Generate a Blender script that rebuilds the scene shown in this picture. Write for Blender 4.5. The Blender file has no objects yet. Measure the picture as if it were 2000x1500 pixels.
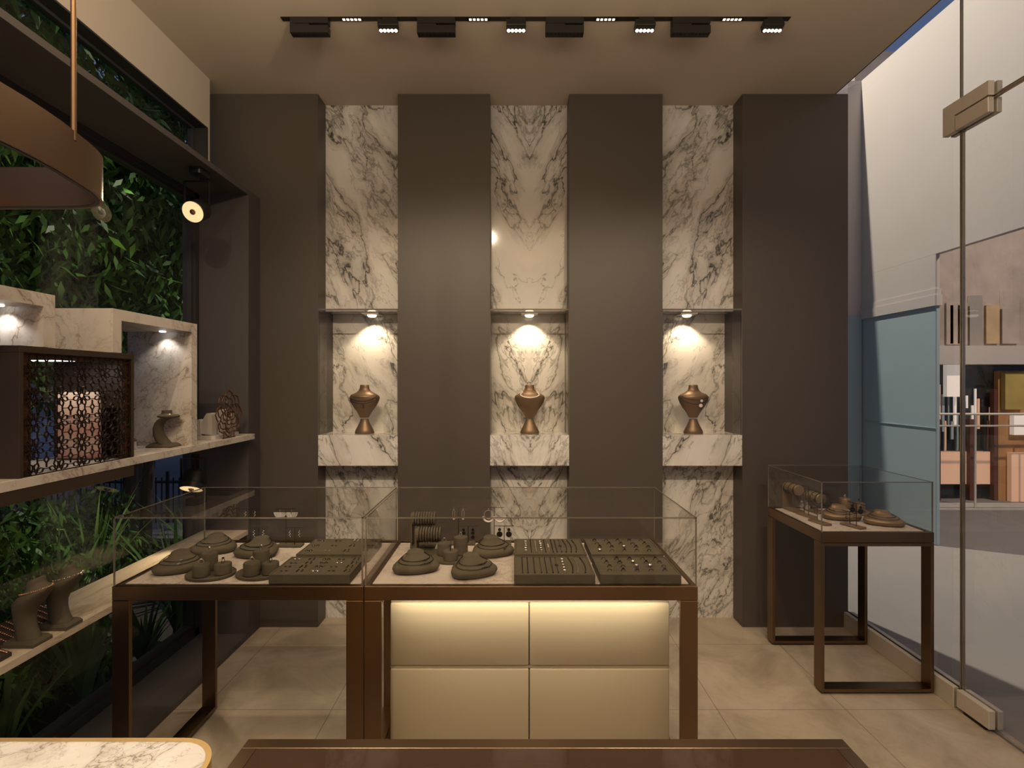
import bpy, bmesh, math, random
from mathutils import Vector, Matrix
R = random.Random(7)
sc = bpy.context.scene
COL = sc.collection
PI = math.pi
H = 1.52            # camera height
F = 1000.0          # focal length in pixels of a 2000 wide frame
DECK = 0.790        # top of the marble decks in the showcases

def at(px, py, z):
    """point of height z seen at that pixel"""
    d = (H - z) * F / (py - 750.0)
    return ((px - 1000.0) / F * d, d)

# ------------------------------------------------------------------ materials
def mat(name):
    m = bpy.data.materials.new(name); m.use_nodes = True
    nt = m.node_tree
    return m, nt, nt.nodes['Principled BSDF']

def simple(name, col, rough=0.5, metal=0.0, noise=0.0, nscale=30.0, bump=0.0, coat=0.0, spec=0.5, sheen=0.0):
    m, nt, b = mat(name)
    b.inputs['Base Color'].default_value = (*col, 1)
    b.inputs['Roughness'].default_value = rough
    b.inputs['Metallic'].default_value = metal
    b.inputs['Coat Weight'].default_value = coat
    b.inputs['Specular IOR Level'].default_value = spec
    b.inputs['Sheen Weight'].default_value = sheen
    if noise or bump:
        tc = nt.nodes.new('ShaderNodeTexCoord')
        n = nt.nodes.new('ShaderNodeTexNoise'); n.inputs['Scale'].default_value = nscale; n.inputs['Detail'].default_value = 5
        nt.links.new(tc.outputs['Object'], n.inputs['Vector'])
        if noise:
            mx = nt.nodes.new('ShaderNodeMix'); mx.data_type = 'RGBA'
            mx.inputs[6].default_value = (*[c * (1 - noise) for c in col], 1)
            mx.inputs[7].default_value = (*[min(1, c * (1 + noise)) for c in col], 1)
            nt.links.new(n.outputs['Fac'], mx.inputs[0]); nt.links.new(mx.outputs[2], b.inputs['Base Color'])
        if bump:
            bp = nt.nodes.new('ShaderNodeBump'); bp.inputs['Strength'].default_value = bump; bp.inputs['Distance'].default_value = 0.002
            nt.links.new(n.outputs['Fac'], bp.inputs['Height']); nt.links.new(bp.outputs['Normal'], b.inputs['Normal'])
    return m

def emis(name, col, s):
    m, nt, b = mat(name)
    b.inputs['Base Color'].default_value = (*col, 1)
    b.inputs['Emission Color'].default_value = (*col, 1)
    b.inputs['Emission Strength'].default_value = s
    return m

def nd(nt, t, **kw):
    n = nt.nodes.new(t)
    for k, v in kw.items(): setattr(n, k, v)
    return n
def mth(nt, op, a, b=None, clamp=False):
    n = nd(nt, 'ShaderNodeMath', operation=op, use_clamp=clamp)
    for i, v in enumerate((a, b)):
        if v is None: continue
        if isinstance(v, (int, float)): n.inputs[i].default_value = v
        else: nt.links.new(v, n.inputs[i])
    return n.outputs[0]
def ramp(nt, fac, stops, interp='LINEAR'):
    r = nd(nt, 'ShaderNodeValToRGB'); r.color_ramp.interpolation = interp
    els = r.color_ramp.elements
    while len(els) < len(stops): els.new(0.5)
    for e, (p, c) in zip(els, stops):
        e.position = p; e.color = (*c, 1) if len(c) == 3 else c
    nt.links.new(fac, r.inputs[0]); return r.outputs[0]
def mixc(nt, fac, a, b, blend='MIX'):
    n = nd(nt, 'ShaderNodeMix', data_type='RGBA', blend_type=blend)
    for i, v in ((0, fac), (6, a), (7, b)):
        if isinstance(v, tuple): n.inputs[i].default_value = (*v, 1)
        elif isinstance(v, (int, float)): n.inputs[i].default_value = v
        else: nt.links.new(v, n.inputs[i])
    return n.outputs[2]
def noise(nt, vec, scale, detail=6, rough=0.55, dist=0.0):
    n = nd(nt, 'ShaderNodeTexNoise'); n.inputs['Scale'].default_value = scale
    n.inputs['Detail'].default_value = detail; n.inputs['Roughness'].default_value = rough; n.inputs['Distortion'].default_value = dist
    nt.links.new(vec, n.inputs['Vector']); return n.outputs['Fac'], n.outputs['Color']

def marble(name, base, soft, dark, centre=None, rot=(0, 0.75, 0), scale=1.0, stretch=2.2, rough=0.16, dens=1.0):
    m, nt, b = mat(name)
    g = nd(nt, 'ShaderNodeNewGeometry')
    sx = nd(nt, 'ShaderNodeSeparateXYZ'); nt.links.new(g.outputs['Position'], sx.inputs[0])
    x = sx.outputs[0]
    if centre is not None:
        x = mth(nt, 'ABSOLUTE', mth(nt, 'SUBTRACT', x, centre))
    cb = nd(nt, 'ShaderNodeCombineXYZ')
    nt.links.new(x, cb.inputs[0]); nt.links.new(sx.outputs[1], cb.inputs[1]); nt.links.new(sx.outputs[2], cb.inputs[2])
    mp = nd(nt, 'ShaderNodeMapping'); mp.vector_type = 'TEXTURE'
    mp.inputs['Rotation'].default_value = rot
    mp.inputs['Scale'].default_value = (1 / scale, 1 / scale, stretch / scale)
    nt.links.new(cb.outputs[0], mp.inputs[0]); v = mp.outputs[0]
    _, wc = noise(nt, v, 2.3, 4)
    vm = nd(nt, 'ShaderNodeVectorMath', operation='MULTIPLY_ADD')
    nt.links.new(wc, vm.inputs[0]); vm.inputs[1].default_value = (0.34,) * 3; nt.links.new(v, vm.inputs[2])
    w = vm.outputs[0]
    def ridge(sc_, det, ro):
        f, _ = noise(nt, w, sc_, det, ro)
        return mth(nt, 'ABSOLUTE', mth(nt, 'SUBTRACT', f, 0.5))
    def vein(a, wd): return mth(nt, 'SUBTRACT', 1.0, mth(nt, 'DIVIDE', a, wd), True)
    r1, r2, r3 = ridge(1.9, 9, 0.53), ridge(4.6, 8, 0.56), ridge(11.0, 6, 0.6)
    mk, _ = noise(nt, w, 1.9, 4)
    mask = ramp(nt, mk, [(0.44, (0, 0, 0)), (0.58, (1, 1, 1))])
    mask2 = ramp(nt, mk, [(0.36, (1, 1, 1)), (0.50, (0.08, 0.08, 0.08))])
    cl, _ = noise(nt, w, 3.4, 8, 0.62)
    gate = ramp(nt, cl, [(0.34, (0.1, 0.1, 0.1)), (0.58, (1, 1, 1))])
    c = mixc(nt, ramp(nt, cl, [(0.35, (0, 0, 0)), (0.80, (1, 1, 1))]), base, tuple(0.6 * q + 0.4 * s for q, s in zip(base, soft)))
    c = mixc(nt, mth(nt, 'MULTIPLY', mth(nt, 'MULTIPLY', vein(r1, 0.055 * dens), gate), 0.55), c, soft)
    c = mixc(nt, mth(nt, 'MULTIPLY', mth(nt, 'MULTIPLY', vein(r2, 0.075 * dens), mask), 0.55), c, soft)
    c = mixc(nt, mth(nt, 'MULTIPLY', mth(nt, 'MULTIPLY', vein(r3, 0.030 * dens), mask), 0.55), c, dark)
    c = mixc(nt, mth(nt, 'MULTIPLY', mth(nt, 'MULTIPLY', vein(r2, 0.013 * dens), mask), 0.9), c, dark)
    c = mixc(nt, mth(nt, 'MULTIPLY', mth(nt, 'MULTIPLY', vein(r2, 0.008 * dens), mask2), 0.55), c, dark)
    c = mixc(nt, mth(nt, 'MULTIPLY', mth(nt, 'MULTIPLY', vein(r1, 0.0085 * dens), gate), 0.95), c, dark)
    nt.links.new(c, b.inputs['Base Color'])
    b.inputs['Roughness'].default_value = rough
    return m

def glassmat(name, tint, refl=1.0, ior=1.5):
    m, nt, b = mat(name); nt.nodes.remove(b)
    out = nt.nodes['Material Output']
    tr = nd(nt, 'ShaderNodeBsdfTransparent'); tr.inputs[0].default_value = (*tint, 1)
    gl = nd(nt, 'ShaderNodeBsdfGlossy'); gl.inputs['Roughness'].default_value = 0.0
    fr = nd(nt, 'ShaderNodeFresnel'); fr.inputs['IOR'].default_value = ior
    ge = nd(nt, 'ShaderNodeNewGeometry')
    f = mth(nt, 'MULTIPLY', fr.outputs[0], mth(nt, 'SUBTRACT', 1.0, ge.outputs['Backfacing']))
    f = mth(nt, 'MULTIPLY', f, refl, True)
    mx = nd(nt, 'ShaderNodeMixShader'); nt.links.new(f, mx.inputs[0]); nt.links.new(tr.outputs[0], mx.inputs[1]); nt.links.new(gl.outputs[0], mx.inputs[2])
    nt.links.new(mx.outputs[0], out.inputs[0])
    return m

M = {}
M['panel'] = simple('dark_lacquer', (0.076, 0.063, 0.053), 0.42, noise=0.05, nscale=60)
M['ceil'] = simple('ceiling_paint', (0.50, 0.43, 0.35), 0.9, bump=0.1, nscale=200)
M['wallp'] = simple('wall_plaster', (0.50, 0.44, 0.37), 0.9)
M['frame'] = simple('anodised_frame', (0.035, 0.032, 0.034), 0.4)
M['frame2'] = simple('lacquered_portal', (0.075, 0.066, 0.062), 0.55)
M['bronze'] = simple('brushed_bronze', (0.20, 0.132, 0.080), 0.32, 1.0, noise=0.06, nscale=8)
M['bronze2'] = simple('satin_bronze', (0.27, 0.175, 0.105), 0.36, 1.0)
M['bronzeb'] = simple('bronze_box_paint', (0.052, 0.034, 0.021), 0.4, 0.3)
M['copper'] = simple('copper_wire_metal', (0.10, 0.042, 0.022), 0.5, 0.5)
M['brass'] = simple('polished_brass', (0.85, 0.60, 0.28), 0.35, 0.75)
M['bust'] = simple('bust_bronze_leather', (0.215, 0.142, 0.082), 0.42, 0.5)
M['felt'] = simple('olive_grey_suede', (0.098, 0.084, 0.058), 0.8, noise=0.12, nscale=150, bump=0.3, spec=0.25)
M['felt2'] = simple('bronze_leatherette', (0.22, 0.155, 0.09), 0.38, 0.35, noise=0.05, nscale=80)
M['feltd'] = simple('dark_suede', (0.05, 0.04, 0.032), 0.8, spec=0.2)
M['dark'] = simple('blackened_silver', (0.03, 0.028, 0.026), 0.35, 0.7)
M['chain'] = simple('silver_chain', (0.10, 0.085, 0.07), 0.3, 0.9)
M['silver'] = simple('bright_silver', (0.75, 0.70, 0.66), 0.2, 0.9)
M['pearl'] = simple('pearl', (0.85, 0.78, 0.72), 0.2, coat=0.5)
M['bead'] = simple('copper_bead', (0.55, 0.32, 0.20), 0.25, 0.8)
M['black'] = simple('matt_black_metal', (0.012, 0.011, 0.010), 0.45)
M['gunmetal'] = simple('gunmetal', (0.05, 0.045, 0.04), 0.3, 0.9)
M['cream'] = simple('cream_gloss_lacquer', (0.40, 0.34, 0.235), 0.3, coat=0.3)
M['creamd'] = simple('cabinet_side_metal', (0.28, 0.24, 0.19), 0.35, 0.3)
M['steel'] = simple('brushed_steel', (0.60, 0.54, 0.47), 0.45, 0.2, noise=0.08, nscale=90)
M['white'] = simple('white_leatherette', (0.50, 0.46, 0.41), 0.6)
M['wood'] = simple('reddish_brown_veneer', (0.058, 0.034, 0.022), 0.05, coat=0.6)
M['led'] = emis('warm_led', (1.0, 0.86, 0.62), 5.0)
M['ledd'] = emis('small_warm_led', (1.0, 0.84, 0.6), 3.0)
M['ledw'] = emis('cool_led', (1.0, 0.95, 0.9), 6.0)
M['lens'] = emis('lamp_reflector', (1.0, 0.74, 0.40), 0.75)
M['glass'] = glassmat('showcase_glass', (0.975, 0.97, 0.96), 1.0, 1.42)
M['window'] = glassmat('window_glass', (0.93, 0.93, 0.93), 1.0, 1.5)
M['edge'] = simple('polished_glass_edge', (0.30, 0.27, 0.22), 0.15, 0.6)
M['marble'] = marble('calacatta_marble', (0.78, 0.765, 0.735), (0.40, 0.37, 0.325), (0.03, 0.032, 0.026), centre=0.115, rot=(0, 0.50, 0), scale=1.5, stretch=2.4, rough=0.09, dens=1.2)
M['marble2'] = marble('cream_quartzite', (0.62, 0.575, 0.52), (0.40, 0.34, 0.28), (0.22, 0.15, 0.10), rot=(0.7, 0.5, 0.3), scale=2.0, stretch=2.5, rough=0.35, dens=0.8)
M['marbled'] = marble('pale_marble_deck', (0.62, 0.56, 0.51), (0.42, 0.36, 0.32), (0.30, 0.24, 0.20), rot=(0.2, 0.2, 0.9), scale=2.6, stretch=1.6, rough=0.4, dens=0.8)
M['marblew'] = marble('white_tabletop_marble', (0.80, 0.80, 0.79), (0.52, 0.48, 0.44), (0.22, 0.19, 0.17), rot=(0.1, 0.3, 0.6), scale=3.0, stretch=2.0, rough=0.12)
M['shelfw'] = marble('striped_travertine', (0.62, 0.55, 0.44), (0.46, 0.38, 0.28), (0.36, 0.28, 0.19), rot=(1.45, 0.1, 0.1), scale=3.0, stretch=9.0, rough=0.35, dens=0.7)

# floor tiles
m, nt, b = mat('stone_floor_tiles')
g = nd(nt, 'ShaderNodeNewGeometry'); sx = nd(nt, 'ShaderNodeSeparateXYZ'); nt.links.new(g.outputs['Position'], sx.inputs[0])
def seam(o, off):
    fr = mth(nt, 'FRACT', mth(nt, 'ADD', mth(nt, 'DIVIDE', mth(nt, 'SUBTRACT', o, off), 0.6), 100.5))
    return mth(nt, 'LESS_THAN', mth(nt, 'ABSOLUTE', mth(nt, 'SUBTRACT', fr, 0.5)), 0.0026)
sm = mth(nt, 'MAXIMUM', seam(sx.outputs[0], 1.558), seam(sx.outputs[1], 2.39))
f1, _ = noise(nt, g.outputs['Position'], 3.0, 10, 0.65, 0.6)
f2, _ = noise(nt, g.outputs['Position'], 40, 4, 0.6)
c = ramp(nt, f1, [(0.34, (0.31, 0.255, 0.19)), (0.52, (0.44, 0.37, 0.285)), (0.68, (0.54, 0.47, 0.375))])
c = mixc(nt, mth(nt, 'MULTIPLY', f2, 0.25), c, (0.34, 0.28, 0.21))
c = mixc(nt, sm, c, (0.16, 0.13, 0.10))
nt.links.new(c, b.inputs['Base Color']); b.inputs['Roughness'].default_value = 0.42
M['floor'] = m

def leafmat(name, a, c2):
    m, nt, b = mat(name)
    oi = nd(nt, 'ShaderNodeNewGeometry'); f, _ = noise(nt, oi.outputs['Position'], 3.0, 4)
    c = ramp(nt, f, [(0.35, a), (0.65, c2)])
    nt.links.new(c, b.inputs['Base Color']); b.inputs['Roughness'].default_value = 0.45
    b.inputs['Specular IOR Level'].default_value = 0.2
    return m
M['leaf'] = leafmat('leaf_green', (0.015, 0.05, 0.008), (0.09, 0.21, 0.03))
M['leaf2'] = leafmat('strap_leaf_green', (0.03, 0.075, 0.015), (0.11, 0.20, 0.04))
M['bark'] = simple('bark', (0.05, 0.04, 0.03), 0.9, noise=0.4, nscale=20, bump=0.8)
M['soil'] = simple('asphalt', (0.30, 0.30, 0.32), 0.85, noise=0.25, nscale=3)
M['bed'] = simple('garden_soil', (0.03, 0.025, 0.018), 0.9, noise=0.4, nscale=30)
M['paving'] = simple('street_paving', (0.26, 0.24, 0.215), 0.8, noise=0.08, nscale=2)
M['beigewall'] = simple('beige_render', (0.60, 0.55, 0.50), 0.9, noise=0.04, nscale=3)
M['bluepaint'] = simple('blue_grey_paint', (0.38, 0.49, 0.52), 0.6, noise=0.04, nscale=4)
M['facade'] = simple('facade_stone', (0.36, 0.30, 0.26), 0.8, noise=0.35, nscale=5)
M['shopdark'] = simple('shopfront_dark_glass', (0.02, 0.025, 0.03), 0.15)
M['orange'] = simple('orange_painted_board', (0.45, 0.24, 0.09), 0.6, noise=0.3, nscale=6)
M['yellow'] = simple('yellow_painted_board', (0.45, 0.34, 0.09), 0.6, noise=0.3, nscale=6)
M['shoplit'] = emis('lit_shop_window', (0.9, 0.55, 0.36), 0.22)
M['shoplitw'] = emis('lit_shop_sign', (0.95, 0.85, 0.75), 0.35)
M['orangepale'] = simple('faded_orange_paint', (0.42, 0.30, 0.17), 0.7, noise=0.3, nscale=6)
M['redbrown'] = simple('red_brown_frame', (0.12, 0.04, 0.025), 0.6)
m, nt, b = mat('poster_print')
tc = nd(nt, 'ShaderNodeTexCoord'); sp = nd(nt, 'ShaderNodeSeparateXYZ'); nt.links.new(tc.outputs['Generated'], sp.inputs[0])
f, _ = noise(nt, tc.outputs['Generated'], 5.0, 5)
c = ramp(nt, mth(nt, 'ADD', sp.outputs[2], mth(nt, 'MULTIPLY', mth(nt, 'SUBTRACT', f, 0.5), 0.5)), [(0.0, (0.55, 0.22, 0.14)), (0.2, (0.72, 0.50, 0.38)), (0.45, (0.60, 0.28, 0.18)), (0.7, (0.74, 0.48, 0.34)), (1.0, (0.80, 0.60, 0.46))])
nt.links.new(c, b.inputs['Base Color']); 
M['poster'] = m

# ------------------------------------------------------------------ mesh helpers
def B(): return bmesh.new()
def box(bm, x0, x1, y0, y1, z0, z1, bev=0.0, seg=1):
    vs = [bm.verts.new((x, y, z)) for x in (x0, x1) for y in (y0, y1) for z in (z0, z1)]
    fs = [bm.faces.new([vs[i] for i in q]) for q in ((0, 1, 3, 2), (4, 6, 7, 5), (0, 4, 5, 1), (2, 3, 7, 6), (0, 2, 6, 4), (1, 5, 7, 3))]
    if bev:
        es = list({e for f in fs for e in f.edges})
        bmesh.ops.bevel(bm, geom=es, offset=bev, segments=seg, affect='EDGES', profile=0.5)
    return bm
def loft(bm, rings, closed=False, cap=True):
    rv = [[bm.verts.new(p) for p in r] for r in rings]
    n = len(rv[0])
    m_ = len(rv)
    for i in range(m_ if closed else m_ - 1):
        a, c_ = rv[i], rv[(i + 1) % m_]
        for j in range(n):
            bm.faces.new((a[j], a[(j + 1) % n], c_[(j + 1) % n], c_[j]))
    if cap and not closed:
        bm.faces.new(rv[0][::-1]); bm.faces.new(rv[-1])
    return bm
def lathe(bm, prof, n=32, sx=1, sy=1, cx=0, cy=0):
    return loft(bm, [[(cx + r * sx * math.cos(2 * PI * k / n), cy + r * sy * math.sin(2 * PI * k / n), z) for k in range(n)] for r, z in prof])
def tube(bm, pts, r, n=6, closed=False):
    P = [Vector(p) for p in pts]; N = len(P)
    rings = []; up = None
    for i in range(N):
        if closed: t = P[(i + 1) % N] - P[i - 1]
        else: t = P[min(i + 1, N - 1)] - P[max(i - 1, 0)]
        t.normalize()
        if up is None:
            up = Vector((0, 0, 1)) if abs(t.z) < 0.9 else Vector((1, 0, 0))
        s = t.cross(up)
        if s.length < 1e-5: s = t.orthogonal()
        s.normalize(); up = s.cross(t).normalized()
        rr = r[i] if isinstance(r, (list, tuple)) else r
        rings.append([P[i] + (s * math.cos(2 * PI * k / n) + up * math.sin(2 * PI * k / n)) * rr for k in range(n)])
    return loft(bm, rings, closed)
def cyl(bm, p, q, r, n=24, r2=None):
    return tube(bm, [p, q], [r, r if r2 is None else r2], n)
def sphere(bm, c, r, u=10, v=7, s=(1, 1, 1)):
    m4 = Matrix.Translation(c) @ Matrix.Diagonal((s[0], s[1], s[2], 1))
    bmesh.ops.create_uvsphere(bm, u_segments=u, v_segments=v, radius=r, matrix=m4); return bm
def prism(bm, poly, axis, a, b_):
    """extrude a 2-D polygon along an axis"""
    def P(u, v, w): return {'x': (w, u, v), 'y': (u, w, v), 'z': (u, v, w)}[axis]
    return loft(bm, [[P(u, v, a) for u, v in poly], [P(u, v, b_) for u, v in poly]])
def rrect(x0, x1, y0, y1, r, n=8, corners=(1, 1, 1, 1)):
    out = []
    for i, (cx, cy, a0) in enumerate(((x1 - r, y1 - r, 0), (x0 + r, y1 - r, 90), (x0 + r, y0 + r, 180), (x1 - r, y0 + r, 270))):
        if corners[i]:
            for k in range(n + 1):
                a = math.radians(a0 + 90 * k / n); out.append((cx + r * math.cos(a), cy + r * math.sin(a)))
        else:
            out.append(((x1, y1), (x0, y1), (x0, y0), (x1, y0))[i])
    return out

# ------------------------------------------------------------------ object helpers
def thing(name, label, cat, loc=(0, 0, 0), rotz=0.0, group=None):
    o = bpy.data.objects.new(name, None); COL.objects.link(o)
    o.location = loc; o.rotation_euler = (0, 0, rotz); o.empty_display_size = 0.05
    o['label'] = label; o['category'] = cat
    if group: o['group'] = group
    return o
def obj(name, bm, m, parent=None, world=False, label=None, kind=None, smooth=35):
    if world and parent is not None:
        bmesh.ops.translate(bm, vec=-Vector(parent.location), verts=bm.verts)
    bmesh.ops.recalc_face_normals(bm, faces=bm.faces)
    me = bpy.data.meshes.new(name); bm.to_mesh(me); bm.free()
    me.materials.append(M[m] if isinstance(m, str) else m)
    me.shade_smooth(); me.set_sharp_from_angle(angle=math.radians(smooth))
    o = bpy.data.objects.new(name, me); COL.objects.link(o)
    if parent is not None: o.parent = parent
    if label: o['label'] = label
    if kind: o['kind'] = kind
    return o
def top(name, bm, m, label, cat, group=None, loc=None, rotz=0, smooth=35):
    o = obj(name, bm, m, smooth=smooth); o['label'] = label; o['category'] = cat
    if group: o['group'] = group
    if loc: o.location = loc
    o.rotation_euler = (0, 0, rotz)
    return o
def struct(name, bm, m, parent=None):
    o = obj(name, bm, m, parent); o['kind'] = 'structure'
    return o
def dup(root, loc, rotz=0.0, label=None, group=None, mats=None, scale=None):
    def cp(o, par):
        c = o.copy(); COL.objects.link(c)
        if par: c.parent = par
        for ch in kids.get(o.name, []): cp(ch, c)
        return c
    kids = {}
    for o in list(COL.objects):
        if o.parent: kids.setdefault(o.parent.name, []).append(o)
    r = cp(root, None); r.location = loc; r.rotation_euler = (0, 0, rotz)
    if scale: r.scale = (scale,) * 3 if isinstance(scale, (int, float)) else scale
    if label: r['label'] = label
    if group: r['group'] = group
    return r
ORD = ['first', 'second', 'third', 'fourth', 'fifth', 'sixth', 'seventh', 'eighth', 'ninth', 'tenth', 'eleventh', 'twelfth']

# ================================================================== SETTING
CZ = 3.333
bm = B(); box(bm, -1.95, 2.16, -2.6, 3.6, -0.12, 0.0); struct('floor', bm, 'floor')
bm = B(); box(bm, -1.98, 2.02, -2.6, 3.6, CZ, 3.6); struct('ceiling', bm, 'ceil')
bm = B(); box(bm, -1.95, 2.16, -2.75, -2.6, 0, 3.6); struct('wall_front', bm, 'wallp')
# back wall body behind the niches
bm = B(); box(bm, -2.0, 2.16, 3.485, 3.7, 0, 3.6)
struct('wall_back', bm, 'panel')
cols = [(-1.95, -1.213), (-0.7136, -0.1376), (0.358, 0.941), (1.440, 2.10)]
for i, (a, c_) in enumerate(cols):
    bm = B(); box(bm, a, c_, 3.2, 3.485, 0, CZ)
    struct('wall_panel', bm, 'panel')
niches = [(-1.213, -0.7136), (-0.1376, 0.358), (0.941, 1.440)]
for i, (a, c_) in enumerate(niches):
    bm = B(); box(bm, a, c_, 3.333, 3.485, 0, 1.008); box(bm, a, c_, 3.333, 3.485, 1.992, CZ)
    box(bm, a, c_, 3.470, 3.485, 1.008, 1.992)
    struct('wall_niche', bm, 'marble')
bm = B(); box(bm, 2.0205, 2.024, -2.6, 3.6, CZ - .002, 3.602); struct('slab_edge_mask', bm, 'black')  # added dark cover so the lit slab edge does not mirror in the glass
# left wall above the windows
bm = B(); box(bm, -1.90, -1.80, -2.6, 3.05, 3.035, CZ); struct('wall_left', bm, 'wallp')
bm = B(); box(bm, -1.90, -1.80, 3.028, 3.05, 2.68, 3.035); struct('trim_1', bm, 'wallp')
# portal round the big window: soffit ledge, far jamb, floor board
bm = B(); box(bm, -1.90, -1.574, -2.6, 3.2, 2.650, 2.679, 0.001); struct('trim_2', bm, 'frame2')
bm = B(); box(bm, -1.95, -1.574, 3.056, 3.2, 0.03, 2.65, 0.001); struct('trim_3', bm, 'frame2')
bm = B(); box(bm, -1.90, -1.574, -2.6, 3.2, 0.0, 0.03, 0.001); struct('trim_4', bm, 'frame2')
bm = B(); box(bm, -1.95, -1.79, -2.6, 3.05, -0.1, 0.0); struct('trim_5', bm, 'frame')
# big window
bm = B(); box(bm, -1.905, -1.899, -2.6, 3.04, 0.06, 2.645); w1 = struct('window_1', bm, 'window')
bm = B()
box(bm, -1.93, -1.867, -2.6, 3.056, 0.03, 0.075); box(bm, -1.93, -1.88, -2.6, 3.056, 0.075, 0.10)
box(bm, -1.93, -1.867, 3.02, 3.056, 0.03, 2.65); box(bm, -1.93, -1.88, 3.0, 3.02, 0.1, 2.62)
box(bm, -1.93, -1.867, -2.6, 3.056, 2.62, 2.65); box(bm, -1.93, -1.88, -2.6, 3.056, 2.60, 2.62)
struct('window_frame', bm, 'frame', w1)
bm = B(); box(bm, -1.876, -1.870, -2.6, 3.0, 2.69, 3.025); w2 = struct('window_2', bm, 'window')
bm = B()
box(bm, -1.895, -1.797, -2.6, 3.027, 3.026, 3.0345); box(bm, -1.895, -1.862, -2.6, 3.0, 3.012, 3.026)
box(bm, -1.895, -1.797, 3.012, 3.027, 2.68, 3.026); box(bm, -1.895, -1.862, 2.99, 3.011, 2.68, 3.012); box(bm, -1.895, -1.862, -2.6, 3.0, 2.68, 2.695)
struct('window_frame', bm, 'frame', w2)

# ------------------------------------------------------------------ glass shop front on the right
GX = 2.10
bm = B(); box(bm, GX, GX + 0.01, 2.40, 3.2, 0.06, 4.2); w3 = struct('window_3', bm, 'window')
bm = B(); box(bm, GX - 0.001, GX + 0.011, 2.394, 2.400, 0.06, 4.2); struct('window_glass_edge', bm, 'edge', w3)
bm = B(); box(bm, GX, GX + 0.01, -2.6, 2.393, 2.785, 4.2); w4 = struct('window_4', bm, 'window')
bm = B(); box(bm, GX - 0.001, GX + 0.011, -2.6, 2.393, 2.779, 2.785); struct('window_glass_edge', bm, 'edge', w4)
bm = B(); box(bm, GX, GX + 0.01, -2.6, 2.388, 0.012, 2.773); dd = struct('door_1', bm, 'window')
bm = B(); box(bm, GX - 0.001, GX + 0.011, -2.6, 2.388, 2.767, 2.773); box(bm, GX - 0.001, GX + 0.011, 2.384, 2.389, 0.012, 2.773); box(bm, GX - 0.001, GX + 0.011, -2.6, 2.388, 0.010, 0.014)
struct('door_glass_edge', bm, 'edge', dd)
# top patch fitting: an L piece on the fixed panes, a plate on the door
for xs, xe, nm in ((GX - 0.028, GX - 0.001, 0), (GX + 0.012, GX + 0.034, 1)):
    bm = B()
    prism(bm, [(2.463, 2.705), (2.463, 2.842), (2.228, 2.842), (2.228, 2.779), (2.402, 2.779), (2.402, 2.705)], 'x', xs, xe)
    struct('door_patch_fitting', bm, 'steel', dd)
    bm = B(); box(bm, xs, xe, 2.228, 2.396, 2.705, 2.772, 0.002)
    struct('door_patch_plate', bm, 'steel', dd)
bm = B(); box(bm, GX - 0.03, GX - 0.001, 2.222, 2.386, 0.018, 0.098, 0.002); box(bm, GX + 0.011, GX + 0.034, 2.222, 2.386, 0.018, 0.098, 0.002)
struct('door_floor_pivot', bm, 'steel', dd)
bm = B(); box(bm, GX - 0.02, GX + 0.03, 2.25, 2.36, 0.0, 0.01); struct('door_pivot_box', bm, 'gunmetal', dd)
bm = B(); box(bm, GX - 0.027, GX - 0.001, 2.405, 3.2, 0.0, 0.097, 0.002); box(bm, GX + 0.011, GX + 0.037, 2.405, 3.2, 0, 0.097, 0.002)
struct('baseboard_right', bm, 'steel')
bm = B(); box(bm, GX - 0.004, GX - 0.0005, 2.405, 3.2, 0.097, 0.103); struct('trim_6', bm, 'black')

# ================================================================== NICHE DISPLAYS
def bust_profile():
    k = 0.000866
    pr = [(70, 0), (72, 8), (66, 26), (52, 52), (40, 76), (32, 96), (29.5, 108), (32, 118), (42, 138), (61, 168), (84, 198), (101, 228), (110, 250), (113, 266), (111, 276), (103, 286), (84, 296), (62, 307), (46, 319), (38, 331), (35, 345), (33.5, 358), (31, 363)]
    return [(r * k, z * k) for r, z in pr]
BP = bust_profile()
def bust_r(z):
    for (r0, z0), (r1, z1) in zip(BP, BP[1:]):
        if z0 <= z <= z1: return r0 + (r1 - r0) * (z - z0) / max(1e-9, z1 - z0)
    return BP[-1][0]
def bust_pt(th, z, eps=0.0028, sy=0.55):
    r = bust_r(z) + eps
    return (r * math.sin(th), -r * sy * math.cos(th), z)
bus = thing('necklace_bust', 'x', 'display bust', (0, 0, 0), 0, 'bronze busts in the marble niches')
bm = B(); lathe(bm, [p for p in BP if p[1] <= 0.100], 40, 1, 0.75); obj('foot', bm, 'bust', bus)
bm = B(); lathe(bm, [p for p in BP if p[1] >= 0.098], 40, 1, 0.55)
obj('torso', bm, 'bust', bus)
glass_grp = 'glass fronted marble niches'
cx_n = [0.5 * (a + c_) for a, c_ in niches]
bust_px = [712, 1034.5, 1354]
bust_lab = ['bronze necklace bust wearing three fine chains with a drop pendant, in a marble niche',
            'bronze necklace bust wearing a short string of white pearls, in the middle niche',
            'bronze necklace bust wearing two fine chains with white round pendants, in a marble niche']
niche_lab = ['marble display niche nearest the leafy window, holding a bust with three chains',
             'middle marble display niche with mirrored veining, holding the bust in pearls',
             'marble display niche nearest the glass door, holding a bust with two white discs']
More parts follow.
